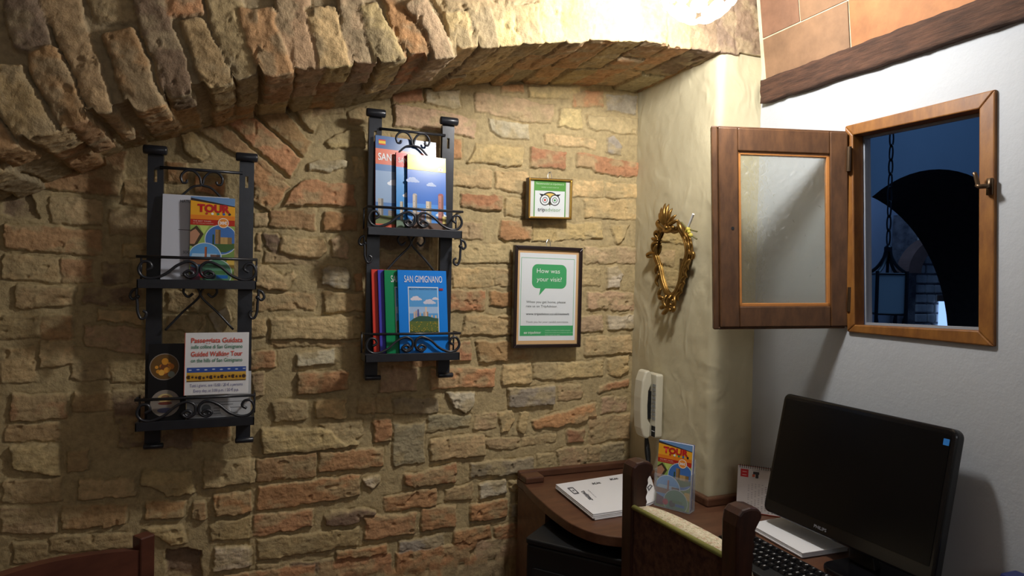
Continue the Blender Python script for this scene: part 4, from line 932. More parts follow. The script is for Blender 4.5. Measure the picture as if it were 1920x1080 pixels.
for _ in range(22): a, d_ = rg.uniform(0, 6.3), r1*.6*rg.random(); it.append((rg.choice([(220, 150, 50), (200, 120, 40), (236, 180, 80), (120, 70, 40), (230, 160, 60)]), disc(c1[0]+d_*math.cos(a), c1[1]+d_*math.sin(a), r1*rg.uniform(.12, .26), 10)))
it.append(((130, 140, 130), disc(c1[0]+r1*.5, c1[1]-r1*.6, r1*.25, 10)))
it += [((214, 190, 130), disc(c2[0], c2[1]+r1*.4, r1*.55, 20, r1*.35)), ((150, 110, 80), disc(c2[0], c2[1]+r1*.45, r1*.3, 20, r1*.2)), ((90, 90, 120), disc(c2[0], c2[1]-r1*.55, r1*.55, 20, r1*.2)), ((120, 60, 50), disc(c2[0], c2[1], r1*.5, 20, r1*.12))]
art('cover_picture', f, it, bb_)

# ------------------------------------------------------------ framed pictures on the brick wall
def picture(name, label, px, depth_, fw, fmat, y=2.045):
    P_ = [on(*p, 1, y-depth_) for p in px]; A = P_[0]; f = frame((A.x, y-depth_, A.z), P_[1]-P_[0], (0, 0, 1)); w_ = P_[1].x-P_[0].x; h_ = P_[3].z-P_[0].z
    r = thing(name, label, 'picture', f(w_/2, h_/2, -depth_))
    b = MB()
    o_ = rect(0, 0, w_, h_); i_ = rect(fw, fw, w_-fw, h_-fw)
    for k in range(4): j = (k+1) % 4; b.prism([o_[k], o_[j], i_[j], i_[k]], f, -depth_, 0)
    b.build('picture_frame', fmat, r, bevel=.002)
    return r, f, w_, h_
def nail(r, f, w_, h_, x):
    b = MB(); b.tube(crom([f(x-.006, h_-.002, -.012), f(x-.007, h_+.014, -.014), f(x, h_+.024, -.016), f(x+.007, h_+.014, -.014), f(x+.006, h_-.002, -.012)]), .0012, 6)
    b.tube([f(x, h_+.022, -.022), f(x, h_+.024, -.006)], .0016, 6); b.build('hanging_wire', M_steel, r)
r, f, w_, h_ = picture('framed_poster', 'dark framed white poster with a green speech bubble on the brick wall', [(962, 653), (1089, 651), (1090, 466), (962, 459)], .022, .012, M_blackframe)
MB().prism(rect(.010, .010, w_-.010, h_-.010), f, -.014, -.008).build('mount', mat('tan_mount', (226, 184, 132), .7), r)
GR = (76, 176, 112)
m0, m1_ = .024, .030
it = [((238, 243, 246), rect(.021, .024, w_-.021, h_-.024)), (GR, rect(.026, .040, w_-.028, h_-.040)), ((238, 243, 246), rect(.0275, .0425, w_-.0295, h_-.0415)),
      (GR, rrect(w_*.262, h_*.585, w_*.772, h_*.823, .020)), (GR, [(w_*.39, h_*.60), (w_*.37, h_*.515), (w_*.48, h_*.60)]), (GR, rect(.026, .040, w_-.028, .075))]
art('print', f, it, r, lift=-.0078, step=.00002)
text('headline', 'How was', f, w_*.33, h_*.737, w_*.34, .0150, (240, 250, 244), r, 'l', lift=-.0071)
text('headline', 'your visit?', f, w_*.33, h_*.655, w_*.37, .0150, (240, 250, 244), r, 'l', lift=-.0071)
text('body_text', 'When you get home, please', f, w_*.185, h_*.440, w_*.58, .0078, (84, 92, 92), r, 'l', lift=-.0071)
text('body_text', 'rate us on TripAdvisor.', f, w_*.185, h_*.398, w_*.46, .0078, (84, 92, 92), r, 'l', lift=-.0071)
text('web_address', 'www.tripadvisor.co.uk/reviewit', f, w_*.185, h_*.322, w_*.64, .0078, (40, 48, 50), r, 'l', lift=-.0071, bold=.01)
text('body_text', 'Thank you for your candid comments.', f, w_*.185, h_*.245, w_*.63, .0062, (140, 148, 148), r, 'l', lift=-.0071)
text('logo_text', '\u00f8\u00f8 tripadvisor', f, w_*.16, h_*.138, w_*.25, .0085, (236, 248, 240), r, 'l', lift=-.0071, bold=.01)
for i, (tt_, ww) in enumerate((('Certificate of Excellence for travellers and guests', .38), ('Reviews from travellers like you help others plan the trip', .42), ('they want to take', .22))): text('small_print', tt_, f, w_*.47, h_*(.165-.022*i), w_*ww, .0032, (200, 232, 212), r, 'l', lift=-.0071)
MB().prism(rect(.011, .011, w_-.011, h_-.011), f, -.005, -.004).build('glass', M_picglass, r)
nail(r, f, w_, h_, w_*.5)
r, f, w_, h_ = picture('framed_sign', 'small gilt framed sign with an owl face and a green header', [(991, 409), (1072, 411), (1073, 338), (991, 333)], .026, .0065, M_brass)
b = MB(); o_ = rect(-.0015, -.0015, w_+.0015, h_+.0015); i_ = rect(.001, .001, w_-.001, h_-.001)
for k in range(4): j = (k+1) % 4; b.prism([o_[k], o_[j], i_[j], i_[k]], f, -.026, -.004)
b.build('frame_side', M_blackframe, r)
G2 = (92, 160, 72); wt = (232, 238, 240)
a0, a1_ = w_*.13, w_*.87
it = [((226, 226, 222), rect(.007, .006, w_-.007, h_-.006)), (G2, rect(a0, .006, a1_, h_-.006)), (wt, rect(a0+.004, .006, a1_-.004, h_*.70)),]
cx1, cy1, rr1 = w_*.5, h_*.47, w_*.105
yel = (232, 200, 110); bk_ = (28, 28, 30)
it += [(bk_, disc(cx1, cy1+rr1*.35, rr1*1.75, 30, rr1*1.3)), (yel, disc(cx1, cy1+rr1*.30, rr1*1.55, 30, rr1*1.1)), (bk_, [(cx1-rr1*2.4, cy1+rr1*1.25), (cx1-rr1*1.6, cy1+rr1*.5), (cx1-rr1*1.1, cy1+rr1*1.1)]), (bk_, [(cx1+rr1*2.4, cy1+rr1*1.25), (cx1+rr1*1.1, cy1+rr1*1.1), (cx1+rr1*1.6, cy1+rr1*.5)]),
       (bk_, [(cx1-rr1*.3, cy1-.2*rr1), (cx1, cy1-rr1*1.3), (cx1+rr1*.3, cy1-.2*rr1)])]
for s, dot in ((-1, (200, 60, 50)), (1, (70, 150, 80))):
    ex = cx1+s*rr1*1.08
    for q_, cc in ((1.12, bk_), (.94, wt), (.58, bk_), (.46, wt), (.24, dot)): it.append((cc, disc(ex, cy1, rr1*q_, 24)))
art('print', f, it, r, lift=-.0079, step=.00002)
text('logo_text', 'trip', f, w_*.22, h_*.185, w_*.17, .0125, (40, 40, 42), r, 'l', lift=-.0071, bold=.01)
text('logo_text', 'advisor', f, w_*.395, h_*.185, w_*.36, .0125, (140, 176, 130), r, 'l', lift=-.0071)
text('header_text', 'Recommended on tripadvisor.it', f, w_*.5, h_*.855, w_*.64, .0065, (210, 232, 200), r, lift=-.0071)
text('header_text', 'review us and travel on', f, w_*.5, h_*.775, w_*.4, .0045, (190, 220, 180), r, lift=-.0071)
MB().prism(rect(.006, .006, w_-.006, h_-.006), f, -.005, -.004).build('glass', M_picglass, r)
nail(r, f, w_, h_, w_*.5)

# ------------------------------------------------------------ gilt mirror on the pillar
XM = 1.284
mr_ = thing('wall_mirror', 'small ornate gilt mirror hanging on the cream pillar', 'mirror', (1.295, 1.85, 1.5))
def mp(x, y, xx=XM): p = on(1190+x/4.909, 380+y/4.909, 0, xx); return (p.x, p.y, p.z)
inner = [(268, 262), (338, 272), (410, 258), (448, 310), (472, 380), (480, 470), (455, 560), (432, 640), (412, 740), (380, 812), (340, 838), (298, 805), (262, 700), (240, 590), (205, 478), (212, 380), (240, 310)]
ring = crom([mp(*p) for p in inner], 6, True)
cen = sum((V(p) for p in ring), V((0, 0, 0)))/len(ring)
def ringoff(d, dx): return [V((p.x+dx, cen.y+(p.y-cen.y)*(1+d/.06), cen.z+(p.z-cen.z)*(1+d/.11))) for p in map(V, ring)]
b = MB(); b.tube(ringoff(.0045, -.003), .0058, 8, True); b.tube(ringoff(.0105, -.001), .0066, 8, True); b.tube(ringoff(-.000, -.006), .0026, 6, True); b.tube(ringoff(.0150, .004), .0050, 8, True)
b.build('gilt_moulding', M_gold, mr_, smooth=True)
g = MB(); n_ = len(ring); g.add(ring+[V((p.x+.006, p.y, p.z)) for p in ring], [list(range(n_)), list(range(n_, 2*n_))[::-1]]); g.build('mirror_glass', M_mirror, mr_)
def leaf(b, pts, w0, xx=XM-.006, bulge=.010):
    P_ = crom([mp(*p, xx) for p in pts], 5); n = len(P_); rs = [max(w0*math.sin(math.pi*(.12+.86*i/(n-1)))**.8, .0008) for i in range(n)]
    P_ = [V((p[0]-bulge*math.sin(math.pi*i/(n-1)), p[1], p[2])) for i, p in enumerate(P_)]; b.tube(P_, rs, 7)
b = MB()
for tip in ((232, 92), (250, 45), (284, 6), (318, 12), (350, 52), (386, 112), (408, 160)):
    t0 = (300+(tip[0]-300)*.15, 215); leaf(b, [t0, ((t0[0]+tip[0])/2+4, (t0[1]+tip[1])/2), tip], .0075)
for P_ in ([(245, 150), (232, 190), (262, 235), (300, 250)], [(400, 170), (430, 200), (450, 250), (460, 300)], [(290, 255), (305, 215), (330, 250), (350, 215), (372, 250)], [(270, 240), (320, 262), (400, 235)]): leaf(b, P_, .0085)
for c_ in ((290, 232), (352, 230)): b.ball(mp(*c_, XM-.022), .0075, 6)
b.build('shell_crest', M_gold, mr_, smooth=True)
b = MB()
for P_ in ([(232, 285), (205, 268), (196, 300), (215, 330)], [(218, 340), (180, 335), (160, 325)], [(215, 365), (182, 375), (170, 420), (178, 465)], [(210, 380), (196, 425), (200, 470)], [(200, 470), (160, 462), (128, 478), (132, 500), (165, 500)], [(225, 560), (205, 610), (200, 660)], [(228, 650), (208, 720), (222, 775)], [(245, 790), (232, 840), (238, 880)],
           [(450, 290), (440, 225), (415, 190)], [(490, 400), (515, 465), (548, 465), (545, 510), (515, 525)], [(510, 520), (488, 570), (500, 620)], [(490, 590), (470, 640), (485, 690)], [(480, 670), (450, 710), (465, 750)], [(455, 740), (430, 780), (440, 830)], [(430, 820), (400, 860), (405, 905)], [(395, 850), (375, 885), (385, 920)], [(495, 350), (505, 400), (500, 460)]): leaf(b, P_, .0064, bulge=.004)
b.tube(ringoff(.012, .001), .0035, 6, True); b.build('side_scrolls', M_gold, mr_, smooth=True)
b = MB()
for P_ in ([(300, 850), (290, 920), (330, 1005)], [(380, 850), (385, 930), (345, 1000)], [(340, 850), (330, 920), (325, 990)], [(280, 880), (250, 870), (270, 900)], [(310, 940), (270, 965), (255, 960)], [(330, 960), (300, 1010), (255, 1020)], [(370, 940), (385, 980), (350, 1010)]): leaf(b, P_, .0075)
for c_ in ((315, 880), (350, 900), (330, 940), (325, 985)): b.ball(mp(*c_, XM-.020), .0055, 6)
b.build('bottom_pendant', M_gold, mr_, smooth=True)
tk = thing('dried_flower', 'yellow dried flower tied with a white paper tag beside the gilt mirror', 'dried flower', mp(500, 260, XM-.01))
b = MB()
for c_, q_ in (((492, 245), .0075), ((515, 300), .0072), ((500, 270), .006), ((478, 262), .005)): b.ball(mp(*c_, XM-.018), q_, 6)
b.build('flower_head', mat('yellow_dried_petals', (206, 190, 80), .6, bmp=.8, bscale=200), tk, smooth=True)
for st_ in ([mp(500, 246, XM-.016), mp(575, 266, XM-.010)], [mp(515, 295, XM-.016), mp(572, 335, XM-.008)], [mp(485, 245, XM-.012), mp(430, 180, XM-.006)]):
    b = MB(); b.tube(st_, .0026, 6); b.build('stalk', mat('olive_stalk', (110, 104, 60), .7), tk)
b = MB(); b.tube([mp(495, 222, XM-.018), mp(540, 105, XM-.024)], .0042, 6); b.build('paper_tag', M_page, tk)

# ------------------------------------------------------------ wall telephone
ph = thing('wall_phone', 'ivory wall telephone with its handset hanging on the cream pillar', 'telephone', (1.30, 1.885, 1.0))
fp = frame((1.296, 1.935, .893), (0, -1, 0), (0, 0, 1))
b = MB(); b.prism(rrect(0, 0, .074, .216, .008), fp, 0, .028); b.build('base', M_phone, ph, bevel=.004)
b = MB(); b.prism(rect(.052, .004, .073, .040), fp, .0282, .0292); b.build('label_plate', M_blackmat, ph)
b = MB(); b.prism(rect(.054, .022, .072, .024), fp, .0293, .0297); b.build('label_mark', M_page, ph)
b = MB()
for i in range(9): b.prism(rect(.053, .060+.014*i, .071, .070+.014*i), fp, .028, .0292)
b.build('index_strip', M_grey, ph)
hs = MB(); hp_ = []
prof = [(0, .012), (.010, .024), (.045, .030), (.085, .026), (.125, .026), (.170, .030), (.208, .026), (.218, .010)]
y0h, wdt = 1.930, .050
for dz, th in prof: pass
outl = [(1.262, .894), (1.250, .888), (1.236, .896), (1.226, .925), (1.222, .98), (1.222, 1.03), (1.226, 1.085), (1.238, 1.118), (1.252, 1.122), (1.262, 1.112), (1.264, 1.075), (1.252, 1.05), (1.250, 1.0), (1.252, .955), (1.264, .935)]
fh = frame((0, y0h, 0), (1, 0, 0), (0, 0, 1)); hs.prism(outl[::-1] if False else outl, fh, 0, wdt); hs.build('handset', M_phone, ph, bevel=.009, seg=4)
gp = MB(); gp.prism(rect(1.250, .955, 1.2665, 1.05), frame((0, y0h-.006, 0), (1, 0, 0), (0, 0, 1)), 0, .038); gp.build('cradle_gap', M_blackmat, ph, bevel=.002)
cdm = MB(); pts_ = []; zc_ = .890
for i in range(220):
    t = i/219; zz_ = .892-.118*t; rr_ = .0035+.0045*math.sin(math.pi*min(1, t*1.1))
    pts_.append((1.262+rr_*math.cos(i*.9)+.012*t, 1.905+rr_*math.sin(i*.9)-.004*t, zz_))
cdm.tube(pts_, .0026, 5); cdm.build('curly_cord', M_blackmat, ph, smooth=True)

# ------------------------------------------------------------ corner desk
dk = thing('corner_desk', 'reddish brown corner desk under the window, its left front curved', 'desk', (1.2, 1.6, 0))
front = crom([(.838, 1.975), (.828, 1.90), (.822, 1.80), (.820, 1.70), (.828, 1.60), (.860, 1.52), (.915, 1.474), (.980, 1.45), (1.035, 1.41), (1.056, 1.34), (1.062, 1.1), (1.062, .45)], 5)
top = [(p.x, p.y) for p in front]+[(1.455, .45), (1.455, 1.612), (1.298, 1.612), (1.298, 2.035), (.838, 2.035)]
ft = frame((0, 0, 0), (1, 0, 0), (0, 1, 0))
MB().prism(top, ft, .722, .750).build('desk_top', M_desk, dk, bevel=.003)
b = MB(); b.box((.838, 2.012, .750), (1.292, 2.034, .776)); b.box((1.272, 1.60, .750), (1.294, 2.012, .776)); b.box((1.272, 1.588, .750), (1.452, 1.612, .776)); b.box((.838, 1.955, .750), (.905, 2.012, .772)); b.build('upstand', M_desk, dk, bevel=.005)
b = MB(); b.box((.838, 1.80, 0), (.858, 2.02, .722)); b.box((.858, 1.995, 0), (1.29, 2.012, .722)); b.build('side_panel', M_desk, dk)
b = MB(); b.box((1.05, .46, 0), (1.44, .48, .722)); b.build('side_panel', M_desk, dk)
b = MB(); b.box((1.42, .48, .25), (1.44, 1.58, .722)); b.build('back_panel', M_desk, dk)
# black box under the end of the desk
A_ = on(987, 1008, 2, .69); B_ = on(1064, 1026, 2, .69); C_ = on(1018, 992, 2, .69)
u_ = V((B_.x-A_.x, B_.y-A_.y, 0)).normalized(); v_ = V((-u_.y, u_.x, 0))
fb = frame((A_.x, A_.y, 0), u_, v_)
cb = thing('storage_box', 'black box standing on the floor under the left end of the desk', 'box', (A_.x, A_.y, 0))
MB().prism(rect(0, 0, .30, .17), fb, 0, .672).build('body', M_blackmat, cb, bevel=.006)
MB().prism(rrect(-.003, -.003, .303, .173, .01), fb, .674, .69).build('lid', M_blackmat, cb, bevel=.004)
b = MB(); ff2 = frame(fb(.02, -.0005, .05), u_, (0, 0, 1)); b.prism(rrect(0, 0, .26, .56, .01), ff2, 0, .004); b.build('front_panel', mat('dark_grille', (12, 13, 16), .7, bmp=.6, bscale=500), cb)

# papers on the desk
def papers(name, label, pxs, z, n, arts, gp_=None):
    P_ = [on(x, y, 2, z) for x, y in pxs]; rg = random.Random(sum(map(sum, pxs)))
    r = thing(name, label, 'papers', (P_[0].x, P_[0].y, .751))
    for i in range(n):
        zt_ = .7505+(z-.7505)*(i+1)/n; zb2 = .7505+(z-.7505)*i/n+.0008; dx, dy = (rg.uniform(-.006, .006), rg.uniform(-.006, .006)) if i < n-1 else (0, 0)
        b = MB(); b.hexa([(p.x+dx, p.y+dy, zb2) for p in P_]+[(p.x+dx, p.y+dy, zt_) for p in P_]); b.build('sheet_bundle', M_page, r, bevel=.0006)
    qd = quadf(*[V((p.x, p.y, z)) for p in P_]); return r, qd
r, qd = papers('paper_stack', 'stack of white printed sheets on the left end of the desk', [(1112, 964), (1206, 950), (1182, 886), (1042, 908)], .768, 4, None)
DKP = (96, 98, 106)
def qart(parent, q_, items, nm='print'):
    b = MB()
    for i, (c, p) in enumerate(items): b.flat(p, q_, .0003+i*.00002, c)
    b.build(nm, M_print, parent)
qart(r, qd, [(DKP, rrect(.07, .60, .15, .83, .02)), ((235, 236, 240), rrect(.088, .64, .132, .79, .01)), (DKP, disc(.11, .715, .012, 12, .03))])
fq = frame(qd(.19, .66), qd(.19, .10)-qd(.19, .66), qd(.26, .66)-qd(.19, .66))
text('print_text', 'twitter', fq, 0, 0, .085, .016, (90, 92, 100), r, 'l', lift=.0012, bold=.02)
text('print_text', 'follow us on', fq, .0, .026, .07, .005, (130, 132, 140), r, 'l', lift=.0012)
fq2 = frame(qd(.42, .80), qd(.52, .80)-qd(.42, .80), qd(.42, .9)-qd(.42, .8)); text('print_text', 'Kit', fq2, 0, 0, .032, .016, (80, 82, 90), r, 'l', lift=.0012, bold=.03)
text('print_text', 'Kit', fq2, .075, .014, .032, .016, (80, 82, 90), r, 'l', lift=.0012, bold=.03)
r, qd = papers('paper_stack', 'loose white sheets with a grey drawing, between the chair post and the leaflet holder', [(1210, 946), (1233, 936), (1220, 893), (1190, 887)], .760, 2, None)
qart(r, qd, [(DKP, [(.55, .35), (.95, .55), (.80, .62), (.50, .50)]), ((225, 226, 230), [(.62, .43), (.84, .54), (.78, .57), (.60, .48)])])

# leaflet holder with tour brochures
A_ = on(1228, 947, 2, .752); B_ = on(1291, 963, 2, .752); 
hb2 = thing('leaflet_holder', 'clear acrylic leaflet holder on the desk in front of the pillar', 'leaflet holder', (A_.x, A_.y, .75))
uu = (B_-A_); wdh = uu.length; uu.normalize(); bk2 = V((-uu.y, uu.x, 0))
fz = frame(A_, uu, (0, 0, 1)); b = MB(); dpt = .034
b.prism(rect(-.003, 0, wdh+.003, .098), fz, .001, .003); b.prism(rect(-.003, 0, wdh+.003, .15), fz, -dpt-.003, -dpt-.001)
b.prism(rect(-.003, 0, -.001, .11), fz, -dpt, .001); b.prism(rect(wdh+.001, 0, wdh+.003, .11), fz, -dpt, .001); b.prism(rect(-.003, -.001, wdh+.003, .001), fz, -dpt, .001)
b.build('acrylic_box', M_acryl, hb2)
hh = on(1241, 825, 1, A_.y).z-.754
lean_ = bk2*.016
def leanf(d0): return frame(A_+bk2*d0+V((0, 0, .002)), uu, lean_+V((0, 0, hh)))
tb2 = book('brochure', 'orange tour brochure at the front of the leaflet holder on the desk', 'brochure', leanf(.002), wdh, hh, .007, ((230, 220, 200), (246, 246, 246)), group='tour brochures')
tour_art(leanf(.002), wdh, hh, tb2)
bk3 = book('brochure', 'blue edged brochure behind the orange one in the leaflet holder', 'brochure', frame(A_+bk2*.013+uu*.008+V((0, 0, .002)), uu, lean_*.8+V((0, 0, hh-.003))), wdh-.010, hh-.002, .012, ((70, 80, 130), (60, 90, 170)))

# desk calendar
A_ = on(1380, 957, 2, .752); B_ = on(1437, 966, 2, .752); uu = B_-A_; uu.normalize(); wdh = .125
bk2 = V((-uu.y, uu.x, 0)); hgt = .131
cl_ = thing('desk_calendar', 'white spiral bound desk calendar with a red block, standing behind the monitor', 'calendar', (A_.x, A_.y, .75))
fc = frame(A_, uu, bk2*.030+V((0, 0, hgt)))
MB().prism(rect(0, .002, wdh, hgt), fc, -.0012, 0).build('front_leaf', mat('calendar_page', (214, 208, 206), .7), cl_)
fcb = frame(A_+bk2*.062, uu, -bk2*.030+V((0, 0, hgt))); MB().prism(rect(0, 0, wdh, hgt), fcb, -.0015, 0).build('back_leaf', M_red, cl_)
MB().hexa([(A_+bk2*a+uu*c+V((0, 0, z))) for z in (0, .0015) for a, c in ((0, 0), (0, wdh), (.062, wdh), (.062, 0))]).build('base_leaf', M_red, cl_)
b = MB()
for i in range(20): b.tube([fc(.006+i*.006, hgt-.006, .0015+.0) , fc(.006+i*.006, hgt+.004, .001), fc(.006+i*.006, hgt+.003, -.006)], .0009, 5)
b.build('spiral_binding', M_blackmat, cl_)
it = [((196, 44, 50), rect(.008, hgt*.76, .030, hgt*.93)), ((230, 200, 200), rect(.013, hgt*.87, .025, hgt*.88)), ((230, 200, 200), rect(.013, hgt*.80, .025, hgt*.81)), ((70, 66, 70), rect(.043, hgt*.84, .060, hgt*.90)), ((190, 90, 60), rect(.041, hgt*.78, .048, hgt*.84)), ((60, 60, 60), rect(.050, hgt*.76, .058, hgt*.84)), ((110, 108, 112), rect(.040, hgt*.925, .062, hgt*.933))]
for cx_i in range(9):
    for ry in range(16):
        if (cx_i*7+ry*3) % 5: it.append(((150, 146, 150) if cx_i < 5 else (84, 80, 88), rect(.030+cx_i*.0095, hgt*(.05+.038*ry), .0345+cx_i*.0095, hgt*(.05+.038*ry)+.0013)))
art('calendar_print', fc, it, cl_, step=.000005)

# ------------------------------------------------------------ monitor
mo = thing('monitor', 'black computer monitor switched off in front of the white wall', 'monitor', (1.37, 1.18, .75))
TL = on(1471, 736, 0, 1.388); BL = on(1434, 957, 0, 1.318); TR = on(1797, 806, 0, 1.392)
uM = (TR-TL); WM = uM.length; uM.normalize(); vM = (TL-BL); HM = vM.length
vM = (vM-uM*vM.dot(uM)).normalized(); fM = frame(TL-vM*HM, uM, vM)
MB().prism(rrect(0, 0, WM, HM, .018), fM, -.028, 0).build('housing', M_blackpl, mo, bevel=.006, seg=3)
MB().prism(rrect(.012, .034, WM-.012, HM-.014, .004), fM, .0002, .001).build('screen', M_screen, mo)
MB().prism(rrect(.10, .06, WM-.10, HM-.06, .02), fM, -.045, -.028).build('back_cover', M_blackmat, mo, bevel=.008)
MB().prism(rrect(WM-.026, HM-.038, WM-.013, HM-.024, .001), fM, .0012, .0016).build('energy_sticker', ink((40, 120, 200)), mo)
text('brand_text', 'PHILIPS', fM, WM*.40, .013, .038, .0075, (130, 130, 136), mo, lift=.0008, bold=.02)
cM = fM(WM/2, 0, -.035)
b = MB(); b.hexa([(cM.x-.012, cM.y-.09, .764), (cM.x+.012, cM.y-.09, .764), (cM.x+.012, cM.y-.02, .764), (cM.x-.012, cM.y-.02, .764), (cM.x+.0, cM.y-.06, cM.z+.10), (cM.x+.022, cM.y-.06, cM.z+.10), (cM.x+.022, cM.y+.0, cM.z+.10), (cM.x+.0, cM.y+.0, cM.z+.10)]); b.build('stand_neck', M_blackpl, mo, bevel=.004)
b = MB(); b.prism(rrect(cM.x-.10, cM.y-.19, min(cM.x+.09, 1.43), cM.y-.005, .04), ft, .7510, .7645); b.build('stand_base', M_blackpl, mo, bevel=.004)

# papers in front of the monitor
r, qd = papers('paper_stack', 'thick pile of white sheets on the desk under the left edge of the monitor', [(1505, 1037), (1592, 1024), (1474, 968), (1404, 981)], .766, 5, None)

# keyboard
kb = thing('keyboard', 'black keyboard with white legends lying on the desk behind the chair', 'keyboard', (1.16, 1.14, .75))
kx1 = 1.228; kx0 = 1.085; ky1 = 1.375; ky0 = .93
MB().hexa([(kx0, ky0, .751), (kx1, ky0, .751), (kx1, ky1, .751), (kx0, ky1, .751), (kx0, ky0, .760), (kx1, ky0, .768), (kx1, ky1, .768), (kx0, ky1, .760)]).build('case', M_blackmat, kb, bevel=.003)
M_key = mat('black_key', (20, 20, 23), .35)
leg = MB(); rg = random.Random(1); nk = 0
for row in range(6):
    y = ky1-.010; xr = kx1-.012-row*.0215-(.004 if row else 0)
    while y > ky0+.020:
        wk = .0165 if row < 5 or abs(y-1.2) > .07 else .10
        if nk < 98:
            b = MB(); z_ = .768-(kx1-xr)*.055; b.hexa([(xr-.0165, y-wk, z_), (xr, y-wk, z_), (xr, y, z_), (xr-.0165, y, z_), (xr-.0145, y-wk+.002, z_+.006), (xr-.002, y-wk+.002, z_+.006), (xr-.002, y-.002, z_+.006), (xr-.0145, y-.002, z_+.006)]); b.build('key', M_key, kb); nk += 1
            lz_ = z_+.0063
            for q_ in range(2):
                lx, ly = xr-.005-.004*q_*rg.random(), y-.006-.002*rg.random(); leg.add([(lx-.0032, ly-.002, lz_), (lx, ly-.002, lz_), (lx, ly, lz_), (lx-.0032, ly, lz_)], [(0, 1, 2, 3)])
        y -= wk+.0025
leg.build('key_legends', M_page, kb)

# small blue thing at the right edge of the desk
rp = on(1912, 1072, 0, 1.44); ro_ = thing('router', 'small dark blue box at the right edge of the desk beside the monitor', 'box', (rp.x-.02, rp.y-.03, .751))
MB().box((rp.x-.045, rp.y-.07, .751), (rp.x+.005, rp.y+.012, rp.z)).build('body', mat('dark_blue_plastic', (34, 44, 96), .35), ro_, bevel=.006)
MB().box((rp.x-.047, rp.y-.05, .77), (rp.x-.045, rp.y-.01, .785)).build('indicator_strip', M_blueb, ro_)

# ------------------------------------------------------------ upholstered chair in front of the desk
uc = thing('dining_chair', 'dark carved wooden chair with floral upholstery drawn up to the desk', 'chair', (1.12, 1.26, 0))
zt_ = .968
pl_ = on(1190, 866, 2, zt_); pr_ = on(1384, 952, 2, zt_)
def postc(px_, py_, top_):
    b = MB(); f = frame((px_, py_, 0), (1, 0, 0), (0, 0, 1)); hw_ = .024
    # side profile in X/Z: rear post with a scrolled top that rolls towards the seat
    pr = [(-.016, 0), (.022, 0), (.022, .42), (.020, .60), (.021, .80), (.022, .86), (.026, .872), (.022, .884), (.027, .896), (.023, .908), (.029, .918), (.026, .928), (.034, .940), (.042, .952), (.040, .964), (.030, .972), (.012, .975), (-.008, .972), (-.018, .962), (-.022, .94), (-.020, .80), (-.018, .60), (-.018, .42)]
    b.prism([(a, c*top_/.975) for a, c in pr], f, -hw_, hw_); return b.build('back_post', M_chair, uc, bevel=.005, seg=2)
postc(pl_.x, pl_.y, zt_+.006); postc(pr_.x, pr_.y, zt_+.006)
xb = (pl_.x+pr_.x)/2; ya, yb2 = pr_.y+.020, pl_.y-.020
rl = quadf((pl_.x-.012, yb2, .40), (pr_.x-.012, ya, .40), (pr_.x-.012, ya, .862), (pl_.x-.012, yb2, .862))
b = MB(); b.prism([(0, 0), (1, 0), (1, .10), (0, .10)], rl, -.03, 0); b.build('lower_rail', M_chair, uc, bevel=.002)
b = MB(); b.prism([(0, .22), (1, .22), (1, .985), (0, .985)], rl, -.012, .001); b.build('back_cloth', M_tapd, uc)
cu = MB(); pr = [(-.012, .49), (.040, .49), (.082, .53), (.105, .62), (.112, .72), (.106, .79), (.084, .838), (.045, .864), (-.008, .866)]
n1 = len(pr)
def cush(y, k, xo): return [(xo+a*(k if a > 0 else 1), y, .49+(c-.49)*(1 if c < .8 else 1-(1-k)*.03)) for a, c in pr]
rows = []
for i in range(13):
    t = i/12; k = 1-.35*abs(2*t-1)**3; rows.append(cush(ya+(yb2-ya)*t, k, pr_.x+(pl_.x-pr_.x)*t))
cu.add([p for r_ in rows for p in r_], [(i*n1+j, (i+1)*n1+j, (i+1)*n1+(j+1) % n1, i*n1+(j+1) % n1) for i in range(12) for j in range(n1)]+[list(range(n1)), list(range(12*n1, 13*n1))[::-1]])
cu.build('back_cushion', M_tap, uc, smooth=True)
b = MB(); b.tube([(pr_.x-.014, ya, .862), (pl_.x-.014, yb2, .862)], .0065, 8); b.build('braid', M_trim, uc, smooth=True)
MB().hexa([(xb-.01, ya-.04, .40), (xb+.40, ya-.07, .40), (xb+.40, yb2+.07, .40), (xb-.01, yb2+.04, .40), (xb-.01, ya-.04, .45), (xb+.40, ya-.07, .45), (xb+.40, yb2+.07, .45), (xb-.01, yb2+.04, .45)]).build('seat_frame', M_chair, uc, bevel=.004)
MB().hexa([(xb+.02, ya-.03, .451), (xb+.38, ya-.05, .451), (xb+.38, yb2+.05, .451), (xb+.02, yb2+.03, .451), (xb+.04, ya-.01, .49), (xb+.36, ya-.03, .49), (xb+.36, yb2+.03, .49), (xb+.04, yb2+.01, .49)]).build('seat_cushion', M_tap, uc, bevel=.012, seg=3)
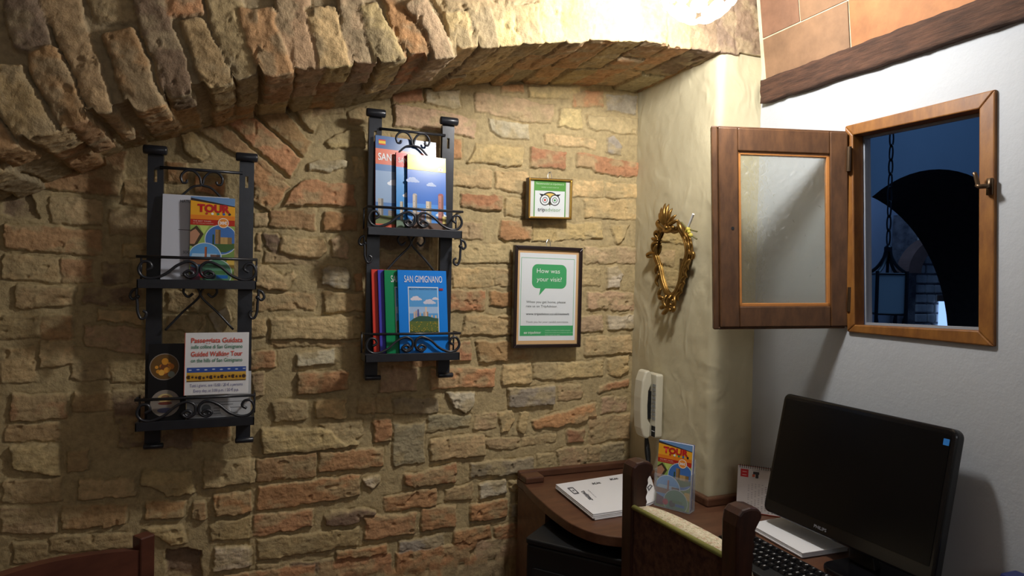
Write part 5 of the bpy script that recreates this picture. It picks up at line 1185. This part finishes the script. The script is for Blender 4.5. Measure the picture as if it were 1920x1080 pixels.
for yy in (ya-.04, yb2+.04):
    MB().lathe([(.018, 0), (.020, .05), (.024, .20), (.018, .25), (.026, .33), (.026, .40)], (xb+.37, yy, 0), 14).build('front_leg', M_chair, uc, smooth=True)

# ------------------------------------------------------------ chair at the lower left
lc = thing('wooden_chair', 'reddish wooden chair with a curved top rail, only its back showing at the lower left', 'chair', (-.33, 1.15, 0))
PR = V((-.178, 1.335, 0)); PL = V((-.50, 1.085, 0)); dr = (PL-PR).normalized(); nr = V((dr.y, -dr.x, 0))
if nr.y > 0: nr = -nr
def cpost(P0, top_):
    a = .0135; pts4 = [P0+dr*s1*a+nr*s2*a for s1, s2 in ((-1, -1), (1, -1), (1, 1), (-1, 1))]
    b = MB(); b.hexa([(p.x, p.y, 0) for p in pts4]+[(p.x, p.y, top_) for p in pts4]); return b.build('back_post', M_chair2, lc, bevel=.003)
cpost(PR, .948); cpost(PL, .93)
fr3 = frame(PR, dr, (0, 0, 1)); LL = (PL-PR).length
cr = []; lo_ = []
for i in range(25):
    t = i/24; cr.append((.012+(LL-.024)*t, .922+.038*math.sin(math.pi*(t*.9+.03)))); lo_.append((.012+(LL-.024)*t, .860+.034*math.sin(math.pi*t)))
b = MB()
for i in range(24): b.prism([lo_[i], lo_[i+1], cr[i+1], cr[i]], fr3, -.010, .010)
b.build('top_rail', M_chair2, lc)
b = MB(); b.prism(rect(.012, .60, LL-.012, .64), fr3, -.008, .008); b.build('middle_rail', M_chair2, lc, bevel=.002)
for t in (.25, .5, .75): 
    b = MB(); b.prism(rect(LL*t-.012, .64, LL*t+.012, .868), fr3, -.006, .006); b.build('back_slat', M_chair2, lc, bevel=.002)
sn = -nr if False else nr
S4 = [PR+dr*.0, PL+dr*.0, PL+nr*.40, PR+nr*.40]
MB().hexa([(p.x, p.y, .43) for p in S4]+[(p.x, p.y, .46) for p in S4]).build('seat', M_chair2, lc, bevel=.006)
for P0 in (PR+nr*.37+dr*.03, PL+nr*.37-dr*.03): MB().lathe([(.014, 0), (.019, .43)], (P0.x, P0.y, 0), 12).build('front_leg', M_chair2, lc, smooth=True)
